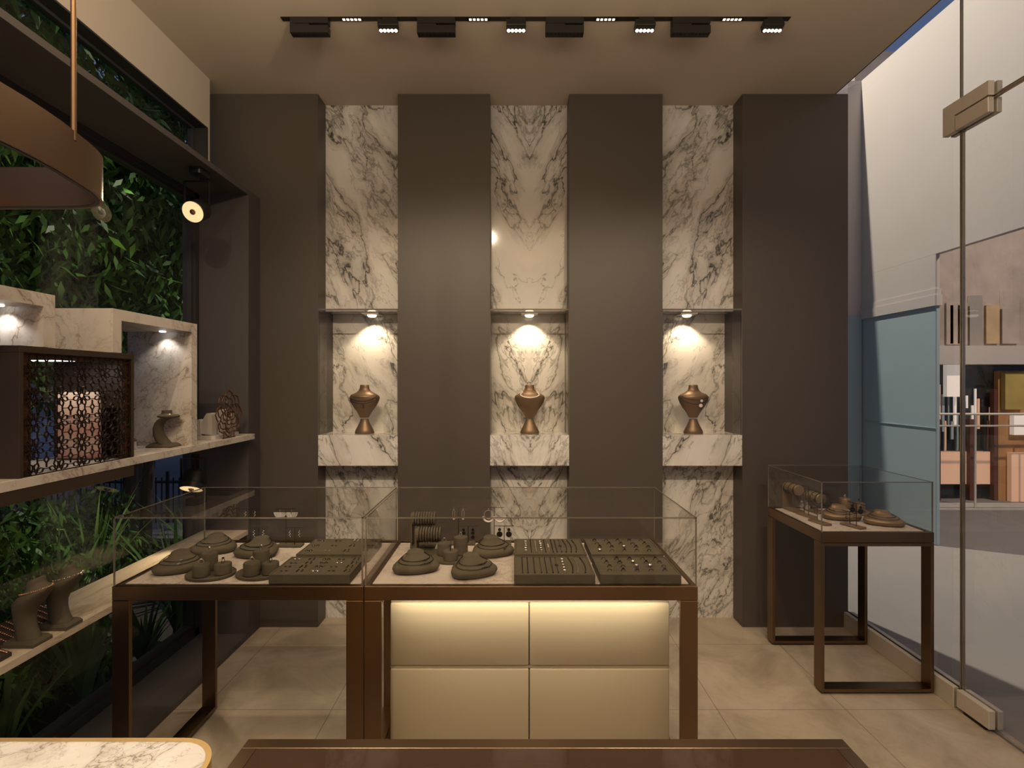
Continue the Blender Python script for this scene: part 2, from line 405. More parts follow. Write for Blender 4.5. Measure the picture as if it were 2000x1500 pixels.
for i, (a, c_) in enumerate(niches):
    t = thing('niche_display', niche_lab[i], 'display niche', ((a + c_) / 2, 3.3, 1.008), 0, glass_grp)
    e = 0.0008
    bm = B(); box(bm, a + e, c_ - e, 3.2, 3.468, 1.0085, 1.20, 0.001); obj('marble_shelf', bm, 'marble', t, True)
    bm = B(); box(bm, a + e, c_ - e, 3.466, 3.4695, 1.2005, 1.990); obj('back_panel', bm, 'marble', t, True)
    bm = B()
    box(bm, a + 0.002, c_ - 0.002, 3.202, 3.208, 1.2005, 1.984)
    box(bm, a + 0.002, a + 0.008, 3.2085, 3.33, 1.2005, 1.984); box(bm, c_ - 0.008, c_ - 0.002, 3.2085, 3.33, 1.2005, 1.984)
    box(bm, a + 0.002, c_ - 0.002, 3.202, 3.33, 1.9845, 1.990)
    obj('glass_cover', bm, 'glass', t, True)
    bm = B()
    for zz in (1.990,): box(bm, a + 0.001, c_ - 0.001, 3.200, 3.203, zz - 0.0075, zz + 0.0005)
    for xx in (a + 0.0015, c_ - 0.004): box(bm, xx, xx + 0.0025, 3.2, 3.2025, 1.2005, 1.99)
    obj('glass_edge', bm, 'edge', t, True)
    lx = (722 - 1000) / F * 3.33 if i == 0 else (0.115 if i == 1 else 0.115 * 2 + 0.278 * 3.33)
    bm = B(); box(bm, lx - 0.055, lx + 0.055, 3.335, 3.43, 1.9762, 1.9838, 0.001); dl = obj('downlight_plate', bm, 'white', t, True)
    bm = B(); lathe(bm, [(0.030, 1.9765), (0.030, 1.970), (0.022, 1.962), (0.006, 1.960)], 24, 1, 1, lx, 3.385)
    obj('downlight', bm, 'ledd', t, True)
    L = bpy.data.lights.new('niche_lamp', 'SPOT'); L.energy = 8; L.color = (1, 0.78, 0.52); L.spot_size = math.radians(112); L.spot_blend = 0.45; L.shadow_soft_size = 0.018
    lo = bpy.data.objects.new('niche_lamp', L); COL.objects.link(lo); lo.location = (lx, 3.395, 1.950); lo.rotation_euler = (math.radians(8), 0, 0)
    bx = (bust_px[i] - 1000) / F * 3.315
    if i == 0: bus.location = (bx, 3.315, 1.2005); bus['label'] = bust_lab[0]; bb = bus
    else: bb = dup(bus, (bx, 3.315, 1.2005), 0, bust_lab[i])
    def neck(z0, drop, span, skew=0.0, n=26):
        pts = []
        for k in range(n):
            u = -1 + 2 * k / (n - 1); th = u * span
            pts.append(bust_pt(th, z0 - drop * (1 - u * u) + skew * u))
        return pts
    if i == 0:
        for j, (z0, dr, sk) in enumerate(((0.258, 0.024, 0.004), (0.248, 0.038, 0.005), (0.240, 0.046, 0.005))):
            bm = B(); p = neck(z0, dr, 1.25, sk); tube(bm, p, 0.0011, 5)
            if j == 2:
                c0 = p[13]; sphere(bm, (c0[0], c0[1] - 0.001, c0[2] - 0.010), 0.004, 8, 6); sphere(bm, (c0[0], c0[1] + 0.002, c0[2] - 0.022), 0.0055, 8, 6, (0.7, 0.5, 1.6))
            top('necklace', bm, 'chain', ['shortest plain silver chain on the bust by the window', 'middle silver chain on the bust by the window', 'longest silver chain with drop pendant on the bust by the window'][j], 'necklace', 'chains on the bust by the window', (bx, 3.315, 1.2005))
    elif i == 1:
        bm = B(); p = neck(0.268, 0.036, 1.05, 0, 40)
        for q in p: sphere(bm, q, 0.0042, 8, 6)
        top('pearl_necklace', bm, 'pearl', 'short string of white pearls on the middle bronze bust', 'necklace', None, (bx, 3.315, 1.2005))
    else:
        for j, (z0, dr, rr) in enumerate(((0.256, 0.038, 0.0085), (0.240, 0.050, 0.0115))):
            p = neck(z0, dr, 1.25)
            t2 = thing('pendant_necklace', ['shorter dark chain with a small white disc on the bust near the door', 'longer dark chain with a larger white disc on the bust near the door'][j], 'necklace', (bx, 3.315, 1.2005), 0, 'chains on the bust near the door')
            bm = B(); tube(bm, p, 0.001, 5); obj('chain', bm, 'dark', t2)
            q = p[16]; bm = B(); cyl(bm, (q[0], q[1] - 0.003, q[2] - rr), (q[0], q[1] - 0.006, q[2] - rr), rr, 20); obj('pendant', bm, 'pearl', t2, label='round white pendant')

# ================================================================== SHOWCASES
def showcase(name_lab, x0, x1, y0, y1, loop_axis, grp, sides=(1, 1)):
    t = thing('glass_showcase', name_lab, 'display case', ((x0 + x1) / 2, (y0 + y1) / 2, 0), 0, grp)
    g_ = 0.0008; x0 += g_; x1 -= g_
    zt, zb, wf = 0.794, 0.744, 0.018
    bm = B()      # top rail frame, mitred ring with inner rebate
    for (a, b_, c_, d_) in ((x0, x1, y0, y0 + wf), (x0, x1, y1 - wf, y1), (x0, x0 + wf, y0 + wf, y1 - wf), (x1 - wf, x1, y0 + wf, y1 - wf)):
        box(bm, a, b_, c_, d_, zb, zt, 0.001)
    box(bm, x0 + wf, x1 - wf, y0 + wf, y1 - wf, zb, 0.770)
    obj('top_rail', bm, 'bronze', t, True)
    bm = B(); box(bm, x0 + wf + 0.001, x1 - wf - 0.001, y0 + wf + 0.022, y1 - wf - 0.012, 0.7705, DECK, 0.001); obj('marble_deck', bm, 'marbled', t, True)
    bm = B(); box(bm, x0 + wf + 0.001, x1 - wf - 0.001, y0 + wf + 0.002, y0 + wf + 0.0215, 0.7705, 0.787); obj('deck_trim', bm, 'black', t, True)
    # loops of flat bar
    w_, th = 0.062, 0.016
    ztop = zb - 0.002
    if loop_axis == 'y':
        for a in (x0, x1 - w_):
            for (c_, d_, nm) in ((y0, y0 + th, 'leg'), (y1 - th, y1, 'leg')):
                bm = B(); box(bm, a, a + w_, c_, d_, 0.012, ztop, 0.001); obj(nm, bm, 'bronze', t, True)
            bm = B(); box(bm, a, a + w_, y0 + th, y1 - th, 0.012, 0.012 + th); obj('base_bar', bm, 'bronze', t, True)
            bm = B(); box(bm, a, a + w_, y0 + th, y1 - th, ztop - th, ztop); obj('upper_bar', bm, 'bronze', t, True)
            for yy in (y0 + 0.05, y1 - 0.05):
                bm = B(); cyl(bm, (a + w_ / 2, yy, 0), (a + w_ / 2, yy, 0.012), 0.012, 12); obj('glide', bm, 'black', t, True)
    else:
        for a in (y0, y1 - w_):
            for (c_, d_) in ((x0, x0 + th), (x1 - th, x1)):
                bm = B(); box(bm, c_, d_, a, a + w_, 0.012, ztop, 0.001); obj('leg', bm, 'bronze', t, True)
            bm = B(); box(bm, x0 + th, x1 - th, a, a + w_, 0.012, 0.012 + th); obj('base_bar', bm, 'bronze', t, True)
            bm = B(); box(bm, x0 + th, x1 - th, a, a + w_, ztop - th, ztop); obj('upper_bar', bm, 'bronze', t, True)
            for xx in (x0 + 0.04, x1 - 0.04):
                bm = B(); cyl(bm, (xx, a + w_ / 2, 0), (xx, a + w_ / 2, 0.012), 0.010, 12); obj('glide', bm, 'bronze', t, True)
    # glass hood
    gt = 0.006; i_ = 0.004; X0, X1, Y0, Y1 = x0 + i_, x1 - i_, y0 + i_, y1 - i_; z0, z1 = zt + 0.0005, 1.040
    bm = B()
    box(bm, X0, X1, Y0, Y0 + gt, z0, z1 - gt - 0.0003); box(bm, X0, X1, Y1 - gt, Y1, z0, z1 - gt - 0.0003)
    box(bm, X0, X0 + gt, Y0 + gt + 0.0003, Y1 - gt - 0.0003, z0, z1 - gt - 0.0003); box(bm, X1 - gt, X1, Y0 + gt + 0.0003, Y1 - gt - 0.0003, z0, z1 - gt - 0.0003)
    box(bm, X0, X1, Y0, Y1, z1 - gt, z1)
    obj('glass_hood', bm, 'glass', t, True)
    bm = B(); e = 0.0012
    for yy in (Y0 - e, Y1 + e - 0.004): box(bm, X0 - e, X1 + e, yy, yy + 0.004, z1 - 0.003, z1 + 0.0008)
    for xx in (X0 - e, X1 + e - 0.004): box(bm, xx, xx + 0.004, Y0 - e, Y1 + e, z1 - 0.003, z1 + 0.0008)
    for xx in (X0 - e, X1 + e - 0.0045):
        for yy in (Y0 - e, Y1 + e - 0.0045): box(bm, xx, xx + 0.0045, yy, yy + 0.0045, z0, z1)
    obj('glass_edge', bm, 'edge', t, True)
    return t
showcase('shorter bronze framed glass counter on open legs next to the leafy window', -1.435, -0.532, 1.835, 2.385, 'y', 'bronze framed glass showcases')
showcase('longer bronze framed glass counter standing over the cream drawers', -0.531, 0.667, 1.835, 2.385, 'y', 'bronze framed glass showcases')
showcase('narrow free standing glass showcase beside the glass door and blue pillar', 1.512, 2.066, 2.504, 3.035, 'x', 'bronze framed glass showcases')

# cream drawer cabinet
t = thing('drawer_cabinet', 'cream gloss drawer cabinet lit from above under the longer glass counter', 'cabinet', (0.065, 2.1, 0))
cy0 = 1.94
bm = B(); box(bm, -0.464, 0.600, cy0 + 0.02, 2.33, 0.02, 0.69, 0.002); obj('carcass', bm, 'creamd', t, True)
for (a, c_) in ((-0.462, 0.0640), (0.0660, 0.598)):
    for (z0, z1) in ((0.045, 0.4405), (0.4515, 0.689)):
        bm = B(); box(bm, a, c_, cy0, cy0 + 0.0195, z0, z1, 0.007, 2)
        obj('drawer', bm, 'cream', t, True)
bm = B(); box(bm, -0.462, 0.598, cy0 + 0.007, cy0 + 0.0195, 0.4408, 0.4512); obj('finger_groove', bm, 'cream', t, True)
bm = B(); box(bm, -0.46, 0.59, cy0 + 0.03, 2.32, 0.0, 0.0195); obj('plinth', bm, 'black', t, True)
bm = B(); box(bm, -0.46, 0.59, 1.888, 1.898, 0.7385, 0.7435); top('led_strip', bm, 'ledd', 'thin warm light strip under the longer glass counter above the drawers', 'light strip')
L = bpy.data.lights.new('counter_led', 'AREA'); L.shape = 'RECTANGLE'; L.size = 1.04; L.size_y = 0.012; L.energy = 2.3; L.color = (1, 0.84, 0.60)
lo = bpy.data.objects.new('counter_led', L); COL.objects.link(lo); lo.location = (0.065, 1.893, 0.737); lo.rotation_euler = (math.radians(12), 0, 0)

# ------------------------------------------------------------------ foreground tables
t = thing('display_table', 'large bronze framed table with a glossy red brown top in front of the counter', 'table', (0.07, 0.7, 0))
x0, x1, y0, y1 = -0.572, 0.717, 0.30, 1.111
bm = B()
for (a, b_, c_, d_) in ((x0, x1, y0, y0 + .03), (x0, x1, y1 - .028, y1), (x0, x0 + .032, y0 + .03, y1 - .028), (x1 - .032, x1, y0 + .03, y1 - .028)):
    box(bm, a, b_, c_, d_, 0.70, 0.75, 0.0008)
obj('table_frame', bm, 'bronze', t, True)
bm = B(); box(bm, x0 + .0325, x1 - .0325, y0 + .0305, y1 - .0285, 0.715, 0.7492); obj('tabletop', bm, 'wood', t, True)
for a in (x0, x1 - 0.05):
    for c_ in (y0, y1 - 0.05):
        bm = B(); box(bm, a, a + 0.05, c_, c_ + 0.05, 0, 0.6995, 0.001); obj('leg', bm, 'bronze', t, True)
t = thing('marble_table', 'round cornered white marble table with a brass rim beside the bronze table', 'table', (-0.95, 0.75, 0))
out = rrect(-1.45, -0.612, 0.35, 1.113, 0.095, 12); inn = rrect(-1.440, -0.623, 0.360, 1.102, 0.084, 12)
bm = B(); prism(bm, inn, 'z', 0.715, 0.7495); obj('tabletop', bm, 'marblew', t, True)
bm = B(); rings = [[(x, y, z) for x, y in pl] for pl, z in ((out, 0.71), (out, 0.751), (inn, 0.751), (inn, 0.71))]
loft(bm, rings, closed=True); obj('brass_rim', bm, 'brass', t, True)
bm = B(); prism(bm, rrect(-1.25, -0.8, 0.5, 0.95, 0.08, 8), 'z', 0.03, 0.709); obj('pedestal', bm, 'brass', t, True)
bm = B(); prism(bm, rrect(-1.35, -0.72, 0.42, 1.03, 0.08, 8), 'z', 0.0, 0.0295); obj('foot_plate', bm, 'brass', t, True)

# ================================================================== COUNTER CONTENTS
# flat pebble necklace stands
def pick(th): return 1 + 0.10 * math.cos(3 * (th - PI / 2)) - 0.02 * math.cos(6 * th)
PST = [(0.80, 0.0, 0), (0.93, 0.006, 0), (1.0, 0.018, 0), (0.97, 0.027, 0), (0.86, 0.034, 0.003), (0.66, 0.042, 0.010), (0.47, 0.051, 0.018), (0.385, 0.058, 0.022), (0.36, 0.066, 0.024), (0.34, 0.067, 0.024)]
def pebble_pt(s, th, R0=0.088, eps=0.0):
    """point of the stand's skin with ring parameter s (0..len)"""
    i = min(int(s), len(PST) - 2); f = s - i
    a, b_ = PST[i], PST[i + 1]
    k = a[0] + (b_[0] - a[0]) * f; z = a[1] + (b_[1] - a[1]) * f; o = a[2] + (b_[2] - a[2]) * f
    mixr = pick(th) if k > 0.5 else 1 + (pick(th) - 1) * k / 0.5
    r = R0 * k * mixr + eps
    return (r * math.cos(th), o + r * 0.92 * math.sin(th), z + eps)
peb = thing('necklace_stand', 'x', 'necklace stand', (0, 0, 0), 0, 'flat pebble shaped necklace stands')
bm = B(); loft(bm, [[pebble_pt(i - (0.0001 if i == len(PST) - 1 else 0), 2 * PI * k / 48) for k in range(48)] for i in range(len(PST))]); obj('pad', bm, 'felt', peb, smooth=50)
def pebble_chain(s0, s1, n=60, eps=0.0024):
    pts = []
    for k in range(n):
        th = 2 * PI * k / n
        u = (1 - math.sin(th)) / 2        # 1 at the front
        pts.append(pebble_pt(s0 + (s1 - s0) * u ** 1.3, th, eps=eps))
    return pts
pebs = [(352, 1112, 0.5, 'flat suede necklace stand nearest the window, front of the shorter counter, white star pendants'),
        (420, 1076, 0.3, 'flat suede necklace stand behind the first, at the back of the shorter counter'),
        (505, 1083, -0.1, 'flat suede necklace stand behind the ring posts, with a row of tiny stones'),
        (812, 1112, 0.25, 'flat suede necklace stand at the window end of the longer counter, front edge'),
        (923, 1120, 0.4, 'flat suede necklace stand with a beaded chain, beside the bracelet tray, front edge'),
        (961, 1081, 0.3, 'flat suede necklace stand behind the beaded one, with a round dark charm'),
        (1640, 1012, -0.2, 'tan necklace stand in the narrow showcase, closer to the ring posts'),
        (1724, 1023, -0.4, 'tan necklace stand in the narrow showcase, closest to the glass door')]
nk_lab = ['two fine chains with white star pendants on the stand nearest the window', 'fine chain lying on the rear stand of the shorter counter', 'chain with a row of tiny stones on the stand behind the ring posts',
          'chain with small upright bars on the stand at the window end of the longer counter', 'beaded curb chain on the stand beside the bracelet tray', 'chain with a round dark charm on the rear stand of the longer counter',
          'thin dark chain on the tan stand by the ring posts in the narrow showcase', 'thin dark chain on the tan stand closest to the glass door']
felt2_pad = None
for i, (px, py, rz, lab) in enumerate(pebs):
    x, y = at(px, py, DECK); loc = (x, y, DECK + 0.0005)
    if i == 0: o = peb; o.location = loc; o.rotation_euler = (0, 0, rz); o['label'] = lab
    else: o = dup(peb, loc, rz, lab)
    if i >= 6:
        for c_ in o.children:
            if felt2_pad is None:
                felt2_pad = c_.data.copy(); felt2_pad.materials[0] = M['felt2']
            c_.data = felt2_pad
        o['group'] = 'tan necklace stands in the narrow showcase'; 
        if i == 6: o.scale = (1.05, 1.05, 1.0)
        else: o.scale = (1.02, 1.02, 0.95)
    nk = thing('necklace', nk_lab[i], 'necklace', loc, rz, 'necklaces on the flat stands'); nk.scale = o.scale
    bm = B(); tube(bm, pebble_chain(6.2, 5.0), 0.0015, 5, True); obj('chain', bm, 'dark', nk)
    bm = B(); lo_ = pebble_chain(5.7, 4.1)
    if i == 4:
        for q in pebble_chain(5.7, 3.9, 90): sphere(bm, q, 0.0022, 6, 4)
        obj('beaded_chain', bm, 'chain', nk)
    else:
        tube(bm, lo_, 0.0013, 5, True); obj('outer_chain', bm, 'dark', nk)
    bm = B()
    if i == 0:
        for s, th in ((5.1, 1.5 * PI + .1), (4.2, 1.5 * PI)):
            p = Vector(pebble_pt(s, th, eps=0.0045))
            for k in range(4): sphere(bm, p + Vector((0.004 * math.cos(k * PI / 2), 0.004 * math.sin(k * PI / 2), 0)), 0.0032, 6, 5)
        obj('pendant', bm, 'silver', nk, label='white star shaped pendant')
    elif i in (2, 3, 4):
        for s, th0 in ((5.0, 1.5 * PI + 0.2), (4.1, 1.5 * PI + 0.25)):
            for k in range(5):
                p = Vector(pebble_pt(s, th0 + k * 0.11, eps=0.002)); box(bm, p.x - .0013, p.x + .0013, p.y - .004, p.y + .003, p.z - .001, p.z + .003)
        obj('stone_row', bm, 'chain', nk)
    elif i == 5:
        p = Vector(pebble_pt(3.9, 1.5 * PI + 0.5, eps=0.0065)); sphere(bm, p, 0.007, 12, 8, (1, 1, .5)); obj('charm', bm, 'gunmetal', nk)
    else: bm.free()

# ring posts on oval trays
def ringset(loc, rz, lab, posts, mt, rad=0.030):
    t = thing('ring_post_tray', lab, 'ring holder', loc, rz, 'oval trays with ring posts')
    bm = B(); lathe(bm, [(0.078, 0), (0.084, 0.003), (0.085, 0.011), (0.082, 0.013), (0.078, 0.010)], 40, 1.04, 0.86); obj('oval_base', bm, mt, t)
    tops = []
    for (dx, dy, h) in posts:
        bm = B(); lathe(bm, [(rad, 0.0135), (rad, h - 0.003), (rad - 0.002, h), (rad - 0.0045, h), (rad - 0.0048, h - 0.0018), (rad - 0.0056, h), (0.001, h + 0.0005)], 32, 1, 1, dx, dy)
        obj('post', bm, mt, t)
        tops.append(Vector((dx, dy, h)))
    return t, [Matrix.Translation(loc) @ Matrix.Rotation(rz, 4, 'Z') @ p for p in tops]
def ring_mesh(stone, r=0.0085):
    bm = B(); tube(bm, [(r * math.cos(a), 0, r * math.sin(a)) for a in [2 * PI * k / 18 for k in range(18)]], 0.0012, 5, True)
    if stone == 1: box(bm, -0.004, 0.004, -0.003, 0.003, r - .001, r + 0.004, 0.001)
    if stone == 2: sphere(bm, (0, 0, r + 0.003), 0.0045, 10, 6, (1.3, 1, .7))
    return bm
def ring_on(p, lab, m_, stone, grp, rz=0.6):
    top('finger_ring', ring_mesh(stone), m_, lab, 'ring', grp, (p[0], p[1], p[2] + 0.0085), rz)
D0 = DECK + 0.0005
for (px, py, rz, lab, posts, mt, rl) in (
    (412, 1124, 0.1, 'oval tray of three suede ring posts nearest the window in the shorter counter', ((-0.020, -0.032, 0.055), (0.050, -0.014, 0.050), (-0.022, 0.034, 0.078)), 'felt', 'shorter counter, tray nearest the window'),
    (508, 1122, -0.05, 'oval tray of three suede ring posts beside the earring tray in the shorter counter', ((-0.014, -0.032, 0.058), (0.050, -0.016, 0.053), (-0.014, 0.034, 0.082)), 'felt', 'shorter counter, tray beside the earrings'),
    (884, 1092, 0.0, 'oval tray of three suede ring posts between the flat stands in the longer counter', ((-0.038, 0.026, 0.060), (-0.004, -0.038, 0.048), (0.030, 0.036, 0.082)), 'felt', 'longer counter tray'),
    (1668, 1002, 0.0, 'oval tray with tan ring posts behind the stands in the narrow showcase', ((-0.044, 0.012, 0.082), (0.028, 0.0, 0.058)), 'felt2', 'narrow showcase tray')):
    x, y = at(px, py, DECK)
    t, tops = ringset((x, y, D0), rz, lab, posts, mt)
    for k, p in enumerate(tops):
        ring_on(p, ('silver' if k != 1 else 'dark') + ' ring on the ' + ('low', 'second low', 'tall')[k] + ' post, ' + rl, 'silver' if k != 1 else 'dark', (k % 2) + 1, 'rings standing on the posts', 0.5 + k)

# trays
def tray(lab, x0, x1, y0, y1, h, grp, ribs, ribax):
    t = thing('jewellery_tray', lab, 'jewellery tray', ((x0 + x1) / 2, (y0 + y1) / 2, D0), 0, grp)
    w = x1 - x0; d = y1 - y0; hw, hd = w / 2, d / 2; e = 0.006
    bm = B()
    box(bm, -hw, hw, -hd, hd, 0, h - 0.006, 0.0006)
    for (a, b_, c_, d_) in ((-hw, hw, -hd, -hd + e), (-hw, hw, hd - e, hd), (-hw, -hw + e, -hd + e, hd - e), (hw - e, hw, -hd + e, hd - e)): box(bm, a, b_, c_, d_, h - 0.0062, h, 0.0005)
    obj('tray_body', bm, 'felt', t)
    bm = B()
    n = ribs
    if ribax == 'x':
        st = (d - 2 * e - 0.002) / n
        for k in range(n):
            yy = -hd + e + 0.001 + st * (k + 0.5)
            prism(bm, [(yy - st * .46, h - .0058), (yy + st * .46, h - .0058), (yy + st * .44, h - .0022), (yy + st * .25, h - .0008), (yy - st * .25, h - .0008), (yy - st * .44, h - .0022)], 'x', -hw + e + .001, hw - e - .001)
    else:
        box(bm, -hw + e + .001, hw - e - .001, -hd + e + .001, hd - e - .001, h - .0058, h - .0015)
    obj('tray_pad', bm, 'felt', t)
    return t
ety = (1.868, 2.062); ety2 = (2.092, 2.300); TH = 0.034
grp_t = 'suede jewellery trays in the glass counters'
tray('suede earring tray nearer the front of the shorter counter', -0.888, -0.592, *ety, TH, grp_t, 14, 'x')
tray('suede earring tray at the back of the shorter counter', -0.883, -0.585, *ety2, TH, grp_t, 14, 'x')
tray('suede bracelet tray nearer the front of the longer counter', 0.008, 0.304, *ety, TH, grp_t, 1, 'y')
tray('suede bracelet tray at the back of the longer counter', 0.010, 0.306, *ety2, TH, grp_t, 1, 'y')
tray('slotted suede ring tray nearer the front of the longer counter', 0.322, 0.618, *ety, TH, grp_t, 14, 'x')
tray('slotted suede ring tray at the back of the longer counter', 0.324, 0.620, *ety2, TH, grp_t, 14, 'x')
ZT = D0 + TH
# rings in the two ring trays
protos = {}
def small(key, mk, m_, name, lab, cat, grp, loc, rz):
    if key not in protos:
        protos[key] = top(name, mk(), m_, lab, cat, grp, loc, rz)
    else:
        c = protos[key].copy(); COL.objects.link(c); c.location = loc; c.rotation_euler = (0, 0, rz); c['label'] = lab; c['group'] = grp
def half_ring(kind):
    bm = B(); r = 0.0085
    tube(bm, [(r * math.cos(a), 0, r * math.sin(a)) for a in [PI * k / 10 for k in range(11)]], 0.0013, 5)
    if kind == 1: sphere(bm, (0, 0, r + .001), 0.0045, 8, 6, (1.4, 1, .8))
    if kind == 2: box(bm, -.004, .004, -.003, .003, r - .001, r + .005, .0008)
    if kind == 3: sphere(bm, (0, -.001, r + .001), 0.0075, 10, 6, (1.1, .9, .6))
    return bm
white_r = {(0, 1, 2), (0, 2, 2), (0, 2, 3), (1, 2, 2), (1, 3, 0)}
for ti, (xa, ya, yb, nm) in enumerate(((0.322, 1.868, 2.062, 'nearer ring tray'), (0.324, 2.092, 2.300, 'rear ring tray'))):
    for r_ in range(4):
        for c_ in range(5):
            x = xa + 0.045 + c_ * 0.0515 + (0.004 * ((r_ * 7 + c_ * 3) % 3 - 1)); y = yb - 0.030 - r_ * (yb - ya - 0.06) / 3.2
            wh = (ti, r_, c_) in white_r
            kd = 3 if wh else (r_ * 5 + c_ * 2 + ti) % 3
            row = ('back row', 'second row', 'third row', 'front row')[r_]
            desc = 'ring with large white stone' if wh else ('plain dark band ring', 'dark ring with domed stone', 'dark ring with square stone')[kd]
            small(('ring', kd, wh), lambda: half_ring(kd), 'silver' if wh else 'dark', 'finger_ring', f'{desc}, {nm}, {row}, {ORD[c_]} from bracelets', 'ring', 'rings in the ' + nm, (x, y, ZT - 0.0015), 0.1)
# bracelets
def bracelet(kind, Lb, bend):
    bm = B(); pts = [(bend * math.sin(PI * k / 12), -Lb / 2 + Lb * k / 12, 0.0016) for k in range(13)]
    if kind in (0, 4, 5): tube(bm, pts, 0.0010, 5)
    if kind == 1:
        for k in range(25):
            f = k / 24; sphere(bm, (bend * math.sin(PI * f), -Lb / 2 + Lb * f, 0.002), 0.0022, 6, 4)
    if kind == 2: tube(bm, pts, 0.0022, 6)
    if kind == 3:
        for k in range(5): sphere(bm, (0, -Lb * .36 + Lb * .19 * k, 0.003), 0.0062, 8, 5, (1.1, .7, .5))
        tube(bm, pts, 0.0009, 5)
    if kind == 4: tube(bm, [(0.006 * math.cos(a), 0.006 * math.sin(a), .002) for a in [2 * PI * k / 14 for k in range(14)]], 0.0014, 5, True)
    if kind == 5: box(bm, -.004, .004, -.022, .022, 0.001, .005, .001)
    for s in (-1, 1): sphere(bm, (0, s * Lb / 2, 0.003), 0.0028, 6, 5)
    return bm
kn = ['fine chain', 'beaded', 'thick rope', 'white cross linked', 'ring centred', 'white bar']
fr = [(200, 1, 0, 0), (252, 1, 0, 0), (315, 2, 0, 0), (378, 0, 0, 0), (428, 1, 0, 0), (487, 2, 0, 0.002), (535, 4, 0, 0), (600, 3, 1, 0), (668, 2, 0, 0.008), (718, 2, 1, 0.008), (790, 2, 0, 0.010)]
re_ = [(232, 3, 1, 0), (283, 1, 0, 0), (330, 2, 1, 0), (380, 3, 1, 0), (418, 1, 0, 0), (452, 5, 1, 0), (488, 1, 0, 0), (525, 2, 0, 0), (568, 4, 0, 0), (608, 2, 0, 0.009), (655, 2, 0, 0.009), (702, 2, 0, 0.009)]
for ti, (lst, ya, yb, nm, yref) in enumerate(((fr, 1.868, 2.062, 'nearer bracelet tray', 870), (re_, 2.092, 2.300, 'rear bracelet tray', 680))):
    for i, (zx, k, wh, bd) in enumerate(lst):
        px = 980 + zx / 5; d = (H - ZT) * F / (930 + yref / 5 - 750); x = (px - 1000) / F * d
        small(('br', k, wh, bd > 0.005), lambda: bracelet(k, 0.158, bd), 'silver' if wh else 'dark', 'bracelet', f'{"bright" if wh else "dark"} {kn[k]} bracelet, {ORD[i]} counting from the flat stands, {nm}', 'bracelet', 'bracelets in the ' + nm, (x, (ya + yb) / 2, ZT - 0.0010), 0)
# earrings
def stud(k):
    bm = B()
    if k == 0: sphere(bm, (0, 0, 0.002), 0.0042, 8, 5, (1.3, .9, .6))
    elif k == 1: tube(bm, [(0.006 * math.cos(a), 0.006 * math.sin(a), .002) for a in [2 * PI * j / 12 for j in range(12)]], 0.0013, 5, True)
    else: box(bm, -.0022, .0022, -.009, .006, 0.0005, .004, .0008); sphere(bm, (0, .008, .003), .003, 6, 5)
    return bm
for ti, (xa, ya, yb, nr, nc, nm) in enumerate(((-0.888, 1.868, 2.062, 4, 5, 'nearer earring tray'), (-0.883, 2.092, 2.300, 3, 4, 'rear earring tray'))):
    for r_ in range(nr):
        for c_ in range(nc):
            k = (r_ * 3 + c_ * 2 + ti) % 3; wh = (r_ * 5 + c_ * 3 + ti) % 7 == 0
            x = xa + 0.035 + c_ * (0.235 / (nc - 1)) + 0.004 * (r_ % 2); y = yb - 0.030 - r_ * (yb - ya - 0.06) / (nr - 0.8)
            row = ('back row', 'second row', 'third row', 'front row')[r_ if nr == 4 else (0, 1, 3)[r_]]
            for s in (-1, 1):
                small(('stud', k, wh), lambda: stud(k), 'silver' if wh else 'chain', 'stud_earring', f'{"bright" if wh else "grey"} {("round stud", "small hoop", "long drop")[k]} earring, one of {ORD[c_]} pair, {row}, {nm}', 'earring', f'earrings {row} {ORD[c_]} pair {nm}', (x + s * 0.0085, y, ZT - 0.0010), 0.1 * s)

